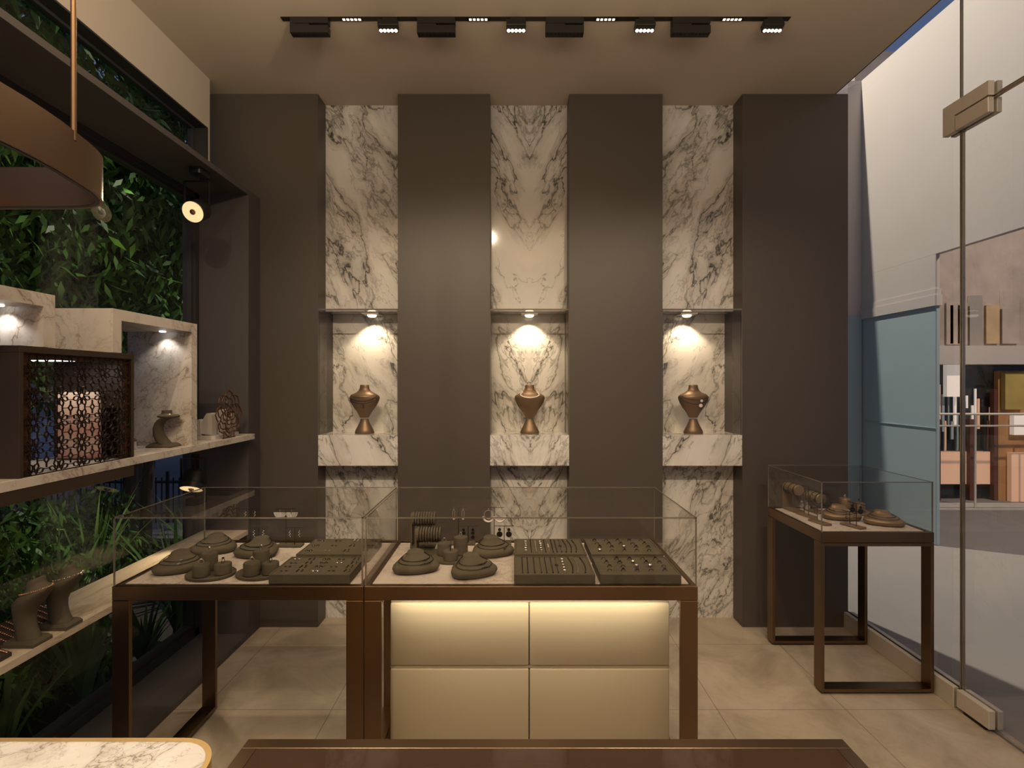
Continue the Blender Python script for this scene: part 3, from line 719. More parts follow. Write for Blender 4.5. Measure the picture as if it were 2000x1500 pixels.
# double T earring stands: tall and short post on one base
ES = []
def earring_stand(loc, rz, lab, mt='felt', ht=0.165, hs=0.085, off=0.046):
    t = thing('earring_stand', lab, 'earring stand', loc, rz, 'double T shaped earring stands')
    bm = B(); box(bm, -0.055, 0.055, -0.022, 0.022, 0, 0.010, 0.001); obj('base', bm, mt, t)
    for nm, dx, h in (('tall_post', -off / 2, ht), ('short_post', off / 2, hs)):
        dy = 0.008 if nm[0] == 't' else -0.008
        bm = B(); cyl(bm, (dx, dy, 0.010), (dx, dy, h), 0.0017, 8); pp = obj(nm, bm, 'gunmetal', t)
        bm = B(); cyl(bm, (dx - 0.045, dy, h), (dx + 0.045, dy, h), 0.0016, 8); obj('crossbar', bm, 'gunmetal', pp)
    return t
def hang(p, kind, mt, lab, grp):
    """an earring hanging from point p"""
    bm = B(); x, y, z = 0, 0, 0
    tube(bm, [(0, 0, 0), (0, -0.001, -0.010)], 0.0006, 4)
    if kind == 'discs3':
        for k, (r, zz) in enumerate(((0.0065, -0.015), (0.0085, -0.030), (0.0090, -0.048))): cyl(bm, (0, -0.001, zz), (0, 0.001, zz), r, 16)
    elif kind == 'discs2':
        for r, zz in ((0.007, -0.014), (0.0135, -0.035)): cyl(bm, (0, -0.001, zz), (0, 0.001, zz), r, 20)
    elif kind == 'pearl':
        tube(bm, [(-.005, 0, -.04), (-.005, 0, -.015), (0, 0, -.006), (.005, 0, -.015), (.005, 0, -.04)], 0.0005, 4)
        sphere(bm, (0, 0, -0.048), 0.0058, 10, 8)
    elif kind == 'hoop':
        tube(bm, [(0.020 * math.cos(a), 0, -0.030 + 0.020 * math.sin(a)) for a in [2 * PI * k / 24 for k in range(24)]], 0.0007, 4, True)
        tube(bm, [(0.024 * math.cos(a), 0, -0.038 + 0.024 * math.sin(a)) for a in [PI + PI * k / 14 for k in range(15)]], 0.0042, 6)
    elif kind == 'half':
        prism(bm, [(0.028 * math.cos(a), -0.012 + 0.028 * math.sin(a)) for a in [PI + PI * k / 14 for k in range(15)]], 'y', -0.001, 0.001)
    elif kind == 'drop':
        for k in range(5): sphere(bm, (0.002 * (-1) ** k, 0, -0.012 - 0.006 * k), 0.0026, 6, 5)
    top('hanging_earring', bm, mt, lab, 'earring', grp, p)
def dress(loc, rz, items, where):
    mw = Matrix.Translation(loc) @ Matrix.Rotation(rz, 4, 'Z')
    for nm, dx0, h, kind, mt, word in items:
        dy = 0.008 if h > 0.1 else -0.008
        for s in (-1, 1):
            p = mw @ Vector((dx0 + s * (0.026 if kind in ('hoop', 'half') else 0.021), dy - 0.0020, h - 0.0020))
            hang(p, kind, mt, f'{word} earring hanging from the {nm} crossbar, {where}', f'{word} earrings, {nm} bar, {where}')
D1 = D0
for (px, py, lab, items, where) in (
    (497, 1067, 'double earring stand at the back of the shorter counter, nearer the window', (('tall', -.023, .165, 'drop', 'silver', 'small silver drop'), ('short', .023, .085, 'drop', 'silver', 'dangling silver')), 'stand nearer the window'),
    (567, 1067, 'double earring stand carrying marble half discs at the back of the shorter counter', (('tall', -.023, .165, 'half', 'marblew', 'white marble half disc'), ('short', .023, .085, 'drop', 'silver', 'bright silver drop')), 'stand beside the earring trays'),
    (905, 1063, 'double earring stand with pearls and black discs at the back of the longer counter', (('tall', -.023, .165, 'pearl', 'pearl', 'pearl drop'), ('short', .023, .085, 'discs3', 'dark', 'triple black disc')), 'stand with pearls'),
    (975, 1063, 'double earring stand with hoops and paired discs beside the rear bracelet tray', (('tall', -.023, .165, 'hoop', 'pearl', 'pale crescent hoop'), ('short', .023, .085, 'discs2', 'dark', 'double dark disc')), 'stand with hoops')):
    x, y = at(px, py, DECK); loc = (x, min(y, 2.345), D1)
    loc = ((px - 1000) / F * loc[1], loc[1], D1)
    earring_stand(loc, 0.0, lab); dress(loc, 0.0, items, where)
for (px, py, rz, lab, items, where) in (
    (1575, 1008, PI / 2 + .25, 'double earring stand furthest from the camera side in the narrow showcase', (('tall', -.023, .165, 'drop', 'dark', 'small dark drop'), ('short', .023, .085, 'discs2', 'silver', 'pale double disc')), 'narrow showcase rear stand'),
    (1601, 1022, PI / 2 + .25, 'double earring stand beside the front corner pane of the narrow showcase', (('tall', -.023, .165, 'hoop', 'dark', 'dark hoop'), ('short', .023, .085, 'drop', 'dark', 'dark dangling')), 'narrow showcase corner stand'),
    (1666, 1029, PI / 2 + .35, 'double earring stand in the narrow showcase in front of the tan stands', (('tall', -.023, .125, 'discs2', 'dark', 'dark double disc'), ('short', .023, .07, 'drop', 'dark', 'black dangling')), 'narrow showcase front stand')):
    x, y = at(px, py, DECK); loc = (x, y, D1)
    earring_stand(loc, rz, lab, 'felt2', ht=items[0][2], hs=items[1][2]); dress(loc, rz, items, where)

# bracelet rolls on a side upright
def roll_stand(loc, rz, lab, zc, mt, nb, where, Lc=0.105, r=0.031):
    t = thing('bracelet_roll_stand', lab, 'bracelet stand', loc, rz, 'suede rolls for bangles')
    bm = B(); box(bm, -Lc / 2 - 0.004, Lc / 2, -0.032, 0.032, 0, 0.010, 0.001); obj('base', bm, mt, t)
    bm = B(); prism(bm, [(-0.028, 0.0102), (0.028, 0.0102), (0.028, zc)] + [(0.028 * math.cos(a), zc + 0.028 * math.sin(a)) for a in [PI * k / 10 for k in range(1, 10)]] + [(-0.028, zc)], 'x', -Lc / 2 - 0.004, -Lc / 2 + 0.004); obj('upright', bm, mt, t)
    bm = B(); x0 = -Lc / 2 + 0.0045
    loft(bm, [[(x, rr * math.cos(2 * PI * k / 32), zc + rr * math.sin(2 * PI * k / 32)) for k in range(32)] for x, rr in ((x0, r), (Lc / 2 - .003, r), (Lc / 2, r - .003))]); obj('roll', bm, mt, t)
    for k in range(nb):
        bm = B(); xx = x0 + 0.010 + k * (Lc - 0.024) / max(1, nb - 1)
        tube(bm, [(xx, (r + .0022) * math.cos(a), zc + (r + .0022) * math.sin(a)) for a in [2 * PI * j / 28 for j in range(28)]], 0.0017, 5, True)
        top('bangle', bm, 'dark', f'dark bangle, {ORD[k]} from the upright, {where}', 'bracelet', 'bangles on the ' + where, loc, rz)
x, y = at(829, 1066, DECK); roll_stand((x, 2.30, D0), 0, 'taller suede bangle roll at the back of the longer counter', 0.125, 'felt', 8, 'taller roll of the longer counter')
x, y = at(838, 1081, DECK); roll_stand((x, y, D0), 0, 'lower suede bangle roll in front of the taller one in the longer counter', 0.082, 'felt', 8, 'lower roll of the longer counter')
x, y = at(1549, 997, DECK); roll_stand((x, y, D0), -PI / 2 + 0.1, 'taller tan bangle roll at the back of the narrow showcase', 0.125, 'felt2', 3, 'taller roll of the narrow showcase')
x, y = at(1592, 1000, DECK); roll_stand((x, y, D0), -PI / 2 + 0.1, 'lower tan bangle roll at the back of the narrow showcase', 0.082, 'felt2', 3, 'lower roll of the narrow showcase')

# ================================================================== LEFT WINDOW SHELVES
SZ = 1.2236
t = thing('upper_shelf', 'upper pale marble shelf across the leafy window', 'shelf', (-1.65, 1.0, 1.192))
bm = B(); box(bm, -1.86, -1.535, -1.5, 3.055, 1.192, SZ, 0.001); obj('shelf_board', bm, 'marble2', t, True)
bm = B(); box(bm, -1.855, -1.60, 2.9, 3.055, 1.180, 1.1915); obj('shelf_bracket', bm, 'frame', t, True)
t = thing('lower_shelf', 'lower striped stone shelf across the leafy window at knee height', 'shelf', (-1.7, 1.0, 0.622))
bm = B(); box(bm, -1.84, -1.575, -1.5, 3.055, 0.622, 0.649, 0.001); obj('shelf_board', bm, 'shelfw', t, True)
bm = B(); box(bm, -1.835, -1.60, 2.9, 3.055, 0.610, 0.6215); obj('shelf_bracket', bm, 'frame', t, True)

# marble display cubes
def cube_display(lab, y0, y1, z0, z1, near_z0, far_z0, lamp):
    t = thing('marble_display_box', lab, 'display box', (-1.70, (y0 + y1) / 2, z0), 0, 'open marble display boxes on the upper shelf')
    xa, xb, th = -1.85, -1.542, 0.043
    bm = B(); box(bm, xa, xb, y0, y0 + th, near_z0, z1 - th); obj('side_panel', bm, 'marble2', t, True)
    bm = B(); box(bm, xa, xb, y1 - th, y1, far_z0, z1 - th); obj('side_panel', bm, 'marble2', t, True)
    bm = B(); box(bm, xa, xb, y0, y1, z1 - th, z1); obj('top_panel', bm, 'marble2', t, True)
    lx, ly = lamp
    bm = B(); lathe(bm, [(0.014, z1 - th), (0.014, z1 - th - 0.004), (0.010, z1 - th - 0.005)], 16, 1, 1, lx, ly); obj('spot', bm, 'ledw', t, True)
    L = bpy.data.lights.new('box_spot', 'SPOT'); L.energy = 1.1; L.color = (1, 0.93, 0.86); L.spot_size = math.radians(120); L.spot_blend = 0.6; L.shadow_soft_size = 0.01
    lo = bpy.data.objects.new('box_spot', L); COL.objects.link(lo); lo.location = (lx, ly, z1 - th - 0.012)
cube_display('open marble display box beside the suede neck stand, LED in its top', 1.979, 2.507, SZ + .0005, 1.813, 1.6425, SZ + .0005, (-1.655, 2.425))
cube_display('open marble display box standing on top of the bronze lattice box', 1.10, 1.728, 1.6425, 1.819, 1.6425, 1.6425, (-1.66, 1.655))

# bronze lattice box
t = thing('lattice_box', 'dark bronze display box with a pierced star lattice front, on the upper shelf', 'display box', (-1.66, 1.84, 1.149))
XB = -1.5365
y0, y1, z0, z1 = 1.597, 2.082, SZ + 0.0005, 1.641
bm = B(); box(bm, -1.85, XB, y0, y0 + .014, z0, z1 - .022, 0.0008); obj('side_panel', bm, 'bronzeb', t, True)
bm = B(); box(bm, -1.85, XB, y1 - .014, y1, z0, z1 - .022, 0.0008); obj('side_panel', bm, 'bronzeb', t, True)
bm = B(); box(bm, -1.85, XB, y0, y1, z1 - .0215, z1, 0.0008); obj('top_panel', bm, 'bronzeb', t, True)
bm = B(); box(bm, -1.85, XB, 1.10, y1, 1.149, 1.1915, 0.0008); obj('apron', bm, 'bronzeb', t, True)
bm = B()     # lip frame behind the lattice
for (a, b_, c_, d_) in ((y0 + .0145, y0 + .052, z0, z1 - .022), (y1 - .050, y1 - .0145, z0, z1 - .022), (y0 + .052, y1 - .050, z1 - .040, z1 - .022)):
    box(bm, XB - .018, XB - .013, a, b_, c_, d_)
obj('lip_frame', bm, simple('bronze_lip', (0.13, 0.055, 0.025), 0.45, 0.3), t, True)
# lattice
bm = B()
LX = XB - 0.008; LT = 0.0045
def seg(p, q, w=0.0026):
    (u0, v0), (u1, v1) = p, q
    lo_y, hi_y, lo_z, hi_z = y0 + .0145, y1 - .0145, z0 + 0.0005, z1 - .0225
    if not (lo_y <= u0 <= hi_y and lo_y <= u1 <= hi_y and lo_z <= v0 <= hi_z and lo_z <= v1 <= hi_z): return
    du, dv = u1 - u0, v1 - v0; L_ = math.hypot(du, dv)
    if L_ < 1e-6: return
    nu, nv = -dv / L_ * w / 2, du / L_ * w / 2
    loft(bm, [[(LX, u0 + nu, v0 + nv), (LX + LT, u0 + nu, v0 + nv), (LX + LT, u0 - nu, v0 - nv), (LX, u0 - nu, v0 - nv)],
              [(LX, u1 + nu, v1 + nv), (LX + LT, u1 + nu, v1 + nv), (LX + LT, u1 - nu, v1 - nv), (LX, u1 - nu, v1 - nv)]])
PY, PZ = 0.0925, 0.0835
cy_, cz_ = 1.65, 1.52 - (660 + 345 / 5.357 - 750) / F * 1.65
for iy in range(-1, 6):
    for iz in range(-5, 3):
        cy0_, cz0_ = cy_ + iy * PY, cz_ + iz * PZ
        n = 8
        def P(r, a): return (cy0_ + r * PY / .0925 * math.cos(a), cz0_ + r * 0.95 * math.sin(a))
        for k in range(n):
            a = 2 * PI * k / n; a2 = a + PI / n; a3 = a + 2 * PI / n
            star = [P(0.0085, a), P(0.0125, a2), P(0.0085, a3)]
            seg(star[0], star[1]); seg(star[1], star[2])
            # petal between rays, tip outside
            p0 = P(0.0125, a2)
            l1, l2, l3 = P(0.021, a2 - .30), P(0.031, a2 - .26), P(0.0385, a2)
            r1, r2 = P(0.021, a2 + .30), P(0.031, a2 + .26)
            for s_, e_ in ((p0, l1), (l1, l2), (l2, l3), (l3, r2), (r2, r1), (r1, p0)): seg(s_, e_)
        # links and corner diamonds
        for (sx_, sz_) in ((1, 0), (0, 1)):
            a = 0 if sx_ else PI / 2
            e1, e2 = P(0.036, a + PI / 8), P(0.036, a - PI / 8)
            o1 = (2 * (cy0_ + sx_ * PY / 2) - e1[0], e1[1]) if sx_ else (e1[0], 2 * (cz0_ + PZ / 2) - e1[1])
            o2 = (2 * (cy0_ + sx_ * PY / 2) - e2[0], e2[1]) if sx_ else (e2[0], 2 * (cz0_ + PZ / 2) - e2[1])
            seg(e1, o1); seg(e2, o2)
        dc = (cy0_ + PY / 2, cz0_ + PZ / 2)
        dm = [(dc[0] + .009, dc[1]), (dc[0], dc[1] + .012), (dc[0] - .009, dc[1]), (dc[0], dc[1] - .012)]
        for k in range(4): seg(dm[k], dm[(k + 1) % 4])
        for k, (sy_, sz_) in enumerate(((1, 0), (0, 1), (-1, 0), (0, -1))):
            tgt = (dc[0] + sy_ * PY * .30, dc[1] + sz_ * PZ * .30); seg(dm[k], tgt)
for (a, b_, c_, d_) in ((y0 + .0143, y1 - .0143, z0, z0 + .003), (y0 + .0143, y1 - .0143, z1 - .0255, z1 - .0217), (y0 + .0143, y0 + .018, z0, z1 - .0217), (y1 - .018, y1 - .0143, z0, z1 - .0217)):
    box(bm, LX, LX + LT, a, b_, c_, d_)
obj('lattice_front', bm, simple('lattice_dark_bronze', (0.022, 0.013, 0.009), 0.65, 0.2, spec=0.25), t, True, smooth=20)
bm = B(); box(bm, -1.79, -1.625, 1.898, 1.904, 1.604, 1.6085); top('light_bar', bm, 'ledw', 'short white LED bar glowing under the lid of the lattice box', 'light strip')
L = bpy.data.lights.new('lattice_led', 'AREA'); L.shape = 'RECTANGLE'; L.size = 0.16; L.size_y = 0.01; L.energy = 0.5; L.color = (1, .9, .8)
lo = bpy.data.objects.new('lattice_led', L); COL.objects.link(lo); lo.location = (-1.71, 1.90, 1.600)
# solid board standing in for a poster reflected in the window
t = thing('mirrored_poster', 'small salmon pink poster with dark lettering reflected in the window, built inside the lattice box', 'poster', (-1.69, 2.0, SZ + .0005))
bm = B(); box(bm, -1.774, -1.608, 2.0, 2.006, SZ + .001, 1.489); obj('poster_board', bm, 'poster', t, True)
bm = B(); box(bm, -1.774, -1.608, 1.995, 2.03, SZ + .0005, SZ + .006); obj('foot', bm, 'bronzeb', t, True)
bm = B()
for rw, (zz, xs) in enumerate(((1.392, (-1.741, -1.734, -1.728, -1.722, -1.708, -1.701, -1.662, -1.655, -1.648, -1.641)), (1.371, (-1.738, -1.731, -1.725, -1.709, -1.703, -1.697, -1.690, -1.655, -1.649, -1.643)))):
    for k, xx in enumerate(xs):
        box(bm, xx, xx + .0017, 1.9990, 1.9997, zz - .006, zz + .006)
        if k % 3 == 1: box(bm, xx, xx + .005, 1.9990, 1.9997, zz - .006, zz - .0045)
obj('lettering', bm, 'black', t, True)
bm = B(); sphere(bm, (-1.697, 1.999, 1.300), 0.012, 14, 8, (.8, .08, 1.3)); obj('printed_vase', bm, 'yellow', t, True)

# C-shaped neck stands on the upper shelf
def c_stand(loc, rz, lab, sc_=1.0, onb=True):
    t = thing('neck_stand', lab, 'necklace stand', loc, rz, 'curved neck stands on the upper shelf')
    bm = B(); box(bm, -0.058, 0.058, -0.040, 0.040, 0, 0.006); loft(bm, [[(x, y, z) for x, y in ((-a, -b_), (a, -b_), (a, b_), (-a, b_))] for a, b_, z in ((.058, .04, .0062), (.046, .030, .018))]); obj('base', bm, 'felt', t)
    C_ = [(.004, .018, .024, .034), (-.012, .036, .022, .031), (-.024, .060, .019, .029), (-.028, .085, .016, .029), (-.022, .108, .013, .031), (-.006, .126, .010, .034), (.014, .135, .007, .038), (.034, .1385, .005, .036), (.050, .140, .003, .026)]
    rings = []
    for k, (cx, z, th, w) in enumerate(C_):
        p, q = C_[max(0, k - 1)], C_[min(len(C_) - 1, k + 1)]
        tx, tz = q[0] - p[0], q[1] - p[1]; l_ = math.hypot(tx, tz); nx, nz = tz / l_, -tx / l_
        if k == 0: nx, nz = 1, 0
        rings.append([(cx + nx * th * math.cos(a), w * math.sin(a), z + nz * th * math.cos(a) + .0005) for a in [2 * PI * j / 24 for j in range(24)]])
    bm = B(); loft(bm, rings); obj('curved_body', bm, 'felt', t, smooth=60)
    bm = B(); lathe(bm, [(0.030, 0.136), (0.046, 0.141), (0.048, 0.147), (0.040, 0.152), (0.026, 0.154)], 28, 1, .9, 0.022, 0); obj('collar_plate', bm, 'felt', t)
    bm = B(); lathe(bm, [(0.023, 0.1545), (0.021, 0.168), (0.022, 0.172), (0.001, 0.1725)], 24, 1, .9, 0.014, 0); obj('neck', bm, 'felt', t)
    bm = B(); tube(bm, [(0.016 + 0.026 * math.cos(a), 0.024 * math.sin(a), 0.1555 - 0.002 * math.cos(a)) for a in [2 * PI * k / 40 for k in range(40)]], 0.0014, 5, True)
    top('necklace', bm, 'silver', 'fine bright chain round the collar of the ' + lab[:28].strip(), 'necklace', 'chains on the curved stands', loc, rz)
    return t
c_stand((-1.640, 2.412, SZ + .0005), 0.0, 'curved suede neck stand on the upper shelf inside the marble box')
t = thing('riser_block', 'small pale block behind the lattice box carrying a neck stand', 'riser', (-1.745, 2.27, SZ + .0005))
bm = B(); box(bm, -1.80, -1.70, 2.22, 2.32, SZ + .0005, 1.262, .002); obj('block', bm, 'white', t, True)
c_stand((-1.750, 2.27, 1.2625), 0.0, 'raised suede neck stand on the pale block behind the lattice box')

# white fin display
t = thing('fin_display', 'white leatherette earring display with rounded fins behind the copper flower', 'display stand', (-1.63, 2.83, SZ + .0005))
bm = B(); prism(bm, rrect(-1.715, -1.572, 2.70, 2.96, 0.02, 6), 'z', SZ + .0005, SZ + .022); obj('tray_base', bm, 'white', t, True)
for (xa, ya, w, h, d) in ((-1.708, 2.735, .056, .108, .04), (-1.668, 2.745, .072, .142, .045), (-1.640, 2.815, .055, .115, .04), (-1.68, 2.87, .070, .155, .045), (-1.640, 2.925, .055, .13, .03)):
    poly = [(xa + w, SZ + .0225), (xa + w, SZ + h - .012)] + [(xa + w - .012 + .012 * math.cos(a), SZ + h - .012 + .012 * math.sin(a)) for a in (.5, 1.0, 1.57)] + [(xa + w * .62 * math.sin(PI / 2 * (1 - q)) ** 1.0 * 1.0, SZ + .0225 + (h - .0225) * math.cos(PI / 2 * q) ** .55) for q in (.15, .3, .45, .6, .75, .88, .99)]
    bm = B(); prism(bm, poly, 'y', ya - d / 2, ya + d / 2); obj('fin', bm, 'white', t, True)

# copper rose ornament in the plane of the shelf edge
bm = B(); CYR, CZR = 2.81, SZ + 0.1335
def rp(r, a, s=1.0): return (-1.553, CYR + r * math.sin(a), CZR + r * math.cos(a))
def petal_ring(n, r0, r1, phase, point, w):
    for k in range(n):
        a0 = phase + 2 * PI * k / n; hw = PI / n * w
        pts = []
        for q in range(13):
            u = -1 + q / 6
            rr = r0 + (r1 - r0) * (1 - abs(u) ** 2.6)
            if abs(u) < 0.01: rr += point
            pts.append(rp(rr, a0 + u * hw * (1 - .1 * abs(u))))
        tube(bm, pts, 0.0034, 6)
petal_ring(8, 0.106, 0.123, 0.0, 0.008, 1.0)
petal_ring(7, 0.083, 0.104, 0.4, 0.006, 1.02)
petal_ring(6, 0.060, 0.082, 0.1, 0.004, 1.04)
petal_ring(5, 0.038, 0.059, 0.6, 0.003, 1.06)
petal_ring(4, 0.019, 0.038, 0.2, 0.002, 1.1)
petal_ring(3, 0.005, 0.019, 0.9, 0.001, 1.1)
for k in range(8): tube(bm, [rp(0.094, PI / 8 + 2 * PI * k / 8), rp(0.080, PI / 8 + 2 * PI * k / 8 + .05)], 0.0026, 6)
tube(bm, [(-1.553, CYR - 0.06, SZ + .004), (-1.553, CYR + 0.06, SZ + .004)], 0.0034, 6)
tube(bm, [(-1.553, CYR - 0.05, SZ + .004), rp(.105, 2.75 + .9)], 0.0026, 6); tube(bm, [(-1.553, CYR + 0.05, SZ + .004), rp(.105, 2.63)], 0.0026, 6)
top('flower_ornament', bm, 'copper', 'openwork copper rose ornament standing at the end of the upper shelf', 'ornament')

# tall leaning bust stands on the lower shelf
LZ = 0.6495
def lean_bust(loc, rz, lab, gl):
    t = thing('leaning_bust', lab, 'display bust', loc, rz, 'leaning suede busts on the lower shelf')
    bm = B(); box(bm, -0.055, 0.052, -0.036, 0.036, 0, 0.010); loft(bm, [[(x, y, z) for x, y in ((-a, -b_), (a - .003, -b_), (a - .003, b_), (-a, b_))] for a, b_, z in ((.055, .036, .0102), (.046, .030, .020))]); obj('base', bm, 'felt', t)
    S = [(.0205, -.030, .040, .030), (.045, -.034, .029, .027), (.070, -.037, .022, .028), (.095, -.039, .021, .031), (.118, -.039, .030, .038), (.138, -.036, .046, .046), (.156, -.028, .063, .050), (.170, -.018, .074, .048), (.180, -.008, .077, .040), (.187, .000, .068, .031), (.193, .003, .058, .027), (.204, .004, .053, .025), (.214, .003, .053, .026), (.217, .006, .050, .024)]
    rings = [[((xl + xr) / 2 + (xr - xl) / 2 * math.cos(a), ry * math.sin(a), z + (.010 * math.cos(a) if z > .15 else 0)) for a in [2 * PI * j / 32 for j in range(32)]] for z, xl, xr, ry in S]
    bm = B(); loft(bm, rings); obj('bust_body', bm, 'felt', t, smooth=60)
    bm = B()
    for k in range(44):
        a = -PI * .72 + 2 * PI * .72 * k / 43
        ca = math.cos(a)
        x = .030 + .044 * ca; y = .0425 * math.sin(a)
        z = 0.1815 + 0.010 * ca
        if gl: sphere(bm, (x, y, z), 0.0023, 6, 5)
        elif k % 3: sphere(bm, (x, y, z), 0.0020, 6, 5)
    if not gl:
        for k in range(4): sphere(bm, (.081 + .002 * math.cos(k * PI / 2), .005 * math.sin(k * PI / 2), .193 + .005 * math.cos(k * PI / 2)), .0036, 6, 5)
    top('necklace', bm, 'bead' if gl else 'silver', ('copper bead' if gl else 'thin gemstone') + ' necklace round the leaning bust ' + ('closest to the marble table' if gl else 'further along the lower shelf'), 'necklace', 'necklaces on leaning busts', loc, rz)
x, y = at(54, 1256, LZ); lean_bust((x, y, LZ), 0.0, 'leaning suede bust wearing a copper bead chain on the lower shelf', 1)
x, y = at(117, 1223, LZ); lean_bust((x, y, LZ), 0.0, 'leaning suede bust wearing a thin gemstone chain on the lower shelf', 0)
# bead ramp
def ramp_stand(loc, lab, n, L_, w, zh):
    t = thing('bracelet_ramp', lab, 'bracelet stand', loc, 0, 'dark ramps of bead bracelets')
    bm = B(); prism(bm, [(-w / 2, 0), (w / 2, 0), (w / 2, .012), (-w / 2, zh)], 'y', -L_ / 2, L_ / 2); obj('wedge', bm, 'feltd', t)
    for k in range(n):
        bm = B(); y0_ = -L_ / 2 + L_ * (k + .5) / n
        m_ = 11
        for j in range(m_):
            f = j / (m_ - 1); xx = -w / 2 + 0.006 + (w - .012) * f; zz = zh + (0.012 - zh) * ((xx + w / 2) / w)
            sphere(bm, (xx, y0_, zz + .003), 0.0038, 8, 6)
        top('bead_bracelet', bm, 'bead', f'copper bead bracelet, {ORD[k]} along from the near end of the {lab.split()[0]} ramp', 'bracelet', 'bead bracelets on the ' + lab.split()[0] + ' ramp', loc, 0)
ramp_stand((-1.715, 1.80, LZ), 'longer dark ramp carrying copper bead bracelets behind the leaning busts', 9, 0.23, 0.085, .045)
ramp_stand((-1.632, 1.605, LZ), 'shorter dark ramp with bead bracelets at the near end of the lower shelf', 3, 0.07, 0.06, .03)

# ================================================================== CEILING TRACK
TY = 2.54
t = thing('ceiling_track', 'long black recessed lighting track in the ceiling', 'lighting track', (0.115, TY, CZ - .004))
bm = B(); box(bm, -1.143, 1.377, TY - .014, TY + .014, CZ - .003, CZ - .0005); obj('track_channel', bm, 'black', t, True)
fl = thing('ceiling_floodlight', 'x', 'ceiling light', (0, 0, 0), 0, 'wide black floodlights on the ceiling track')
bm = B(); box(bm, -.094, .094, -.018, .018, -.030, 0, .001); obj('gear_box', bm, 'black', fl)
bm = B(); box(bm, -.094, 0, -.020, .020, -.041, -.0335, .001); box(bm, -.094, .094, -.020, .020, -.078, -.0412, .001); obj('lamp_head', bm, 'black', fl)
bm = B()
for k in range(10): cyl(bm, (-.085 + .0189 * k, -.002, -.0784), (-.085 + .0189 * k, -.002, -.0815), .006, 10)
obj('louvre_row', bm, 'gunmetal', fl)
for i, px in enumerate((606, 852.5, 1102.5, 1348.5)):
    loc = ((px - 1000) / F * TY, TY, CZ - .0035); lab = f'wide black floodlight, {ORD[i]} along the ceiling track from the leafy window'
    if i == 0: fl.location = loc; fl['label'] = lab
    else: dup(fl, loc, 0, lab)
sb = thing('track_spot_bar', 'x', 'ceiling light', (0, 0, 0), 0, 'short tilted spot bars on the ceiling track')
bm = B(); box(bm, -.030, .046, -.015, .015, -.016, 0, .001); obj('mount', bm, 'black', sb)
bm = B(); box(bm, -.048, .048, -.022, .022, -.058, -.020, .001); hd = obj('lamp_head', bm, 'black', sb)
bmesh_rot = Matrix.Rotation(math.radians(-20), 4, 'X')
hd.data.transform(Matrix.Translation((0, 0, -.02)) @ bmesh_rot @ Matrix.Translation((0, 0, .02)))
for k in range(5):
    bm = B(); x = -.037 + .0185 * k; lathe(bm, [(.0085, -.0582), (.0075, -.0600), (.001, -.0605)], 14, 1, 1, x, 0)
    for v in bm.verts: v.co.y += 0.010
    ob = obj('led', bm, 'led', sb); ob.data.transform(Matrix.Translation((0, 0, -.02)) @ bmesh_rot @ Matrix.Translation((0, 0, .02)))
for i, px in enumerate((759, 1008, 1258.5, 1507.5)):
    loc = ((px - 1000) / F * TY, TY, CZ - .0035); lab = f'short tilted five-lamp spot bar, {ORD[i]} along the ceiling track from the leafy window'
    if i == 0: sb.location = loc; sb['label'] = lab
    else: dup(sb, loc, 0, lab)
dn = thing('recessed_downlight', 'x', 'ceiling light', (0, 0, 0), 0, 'flush five-lamp downlights in the ceiling track')
bm = B(); box(bm, -.058, .058, -.012, .012, -.0015, 0); obj('bezel', bm, 'gunmetal', dn)
for k in range(5):
    bm = B(); box(bm, -.045 + .0195 * k, -.033 + .0195 * k, -.006, .006, -.0030, -.0016); obj('led', bm, 'ledd', dn)
for i, px in enumerate((687, 934, 1183, 1430)):
    loc = ((px - 1000) / F * TY, TY, CZ - .0033); lab = f'flush five-lamp downlight, {ORD[i]} along the ceiling track from the leafy window'
    if i == 0: dn.location = loc; dn['label'] = lab
    else: dup(dn, loc, 0, lab)

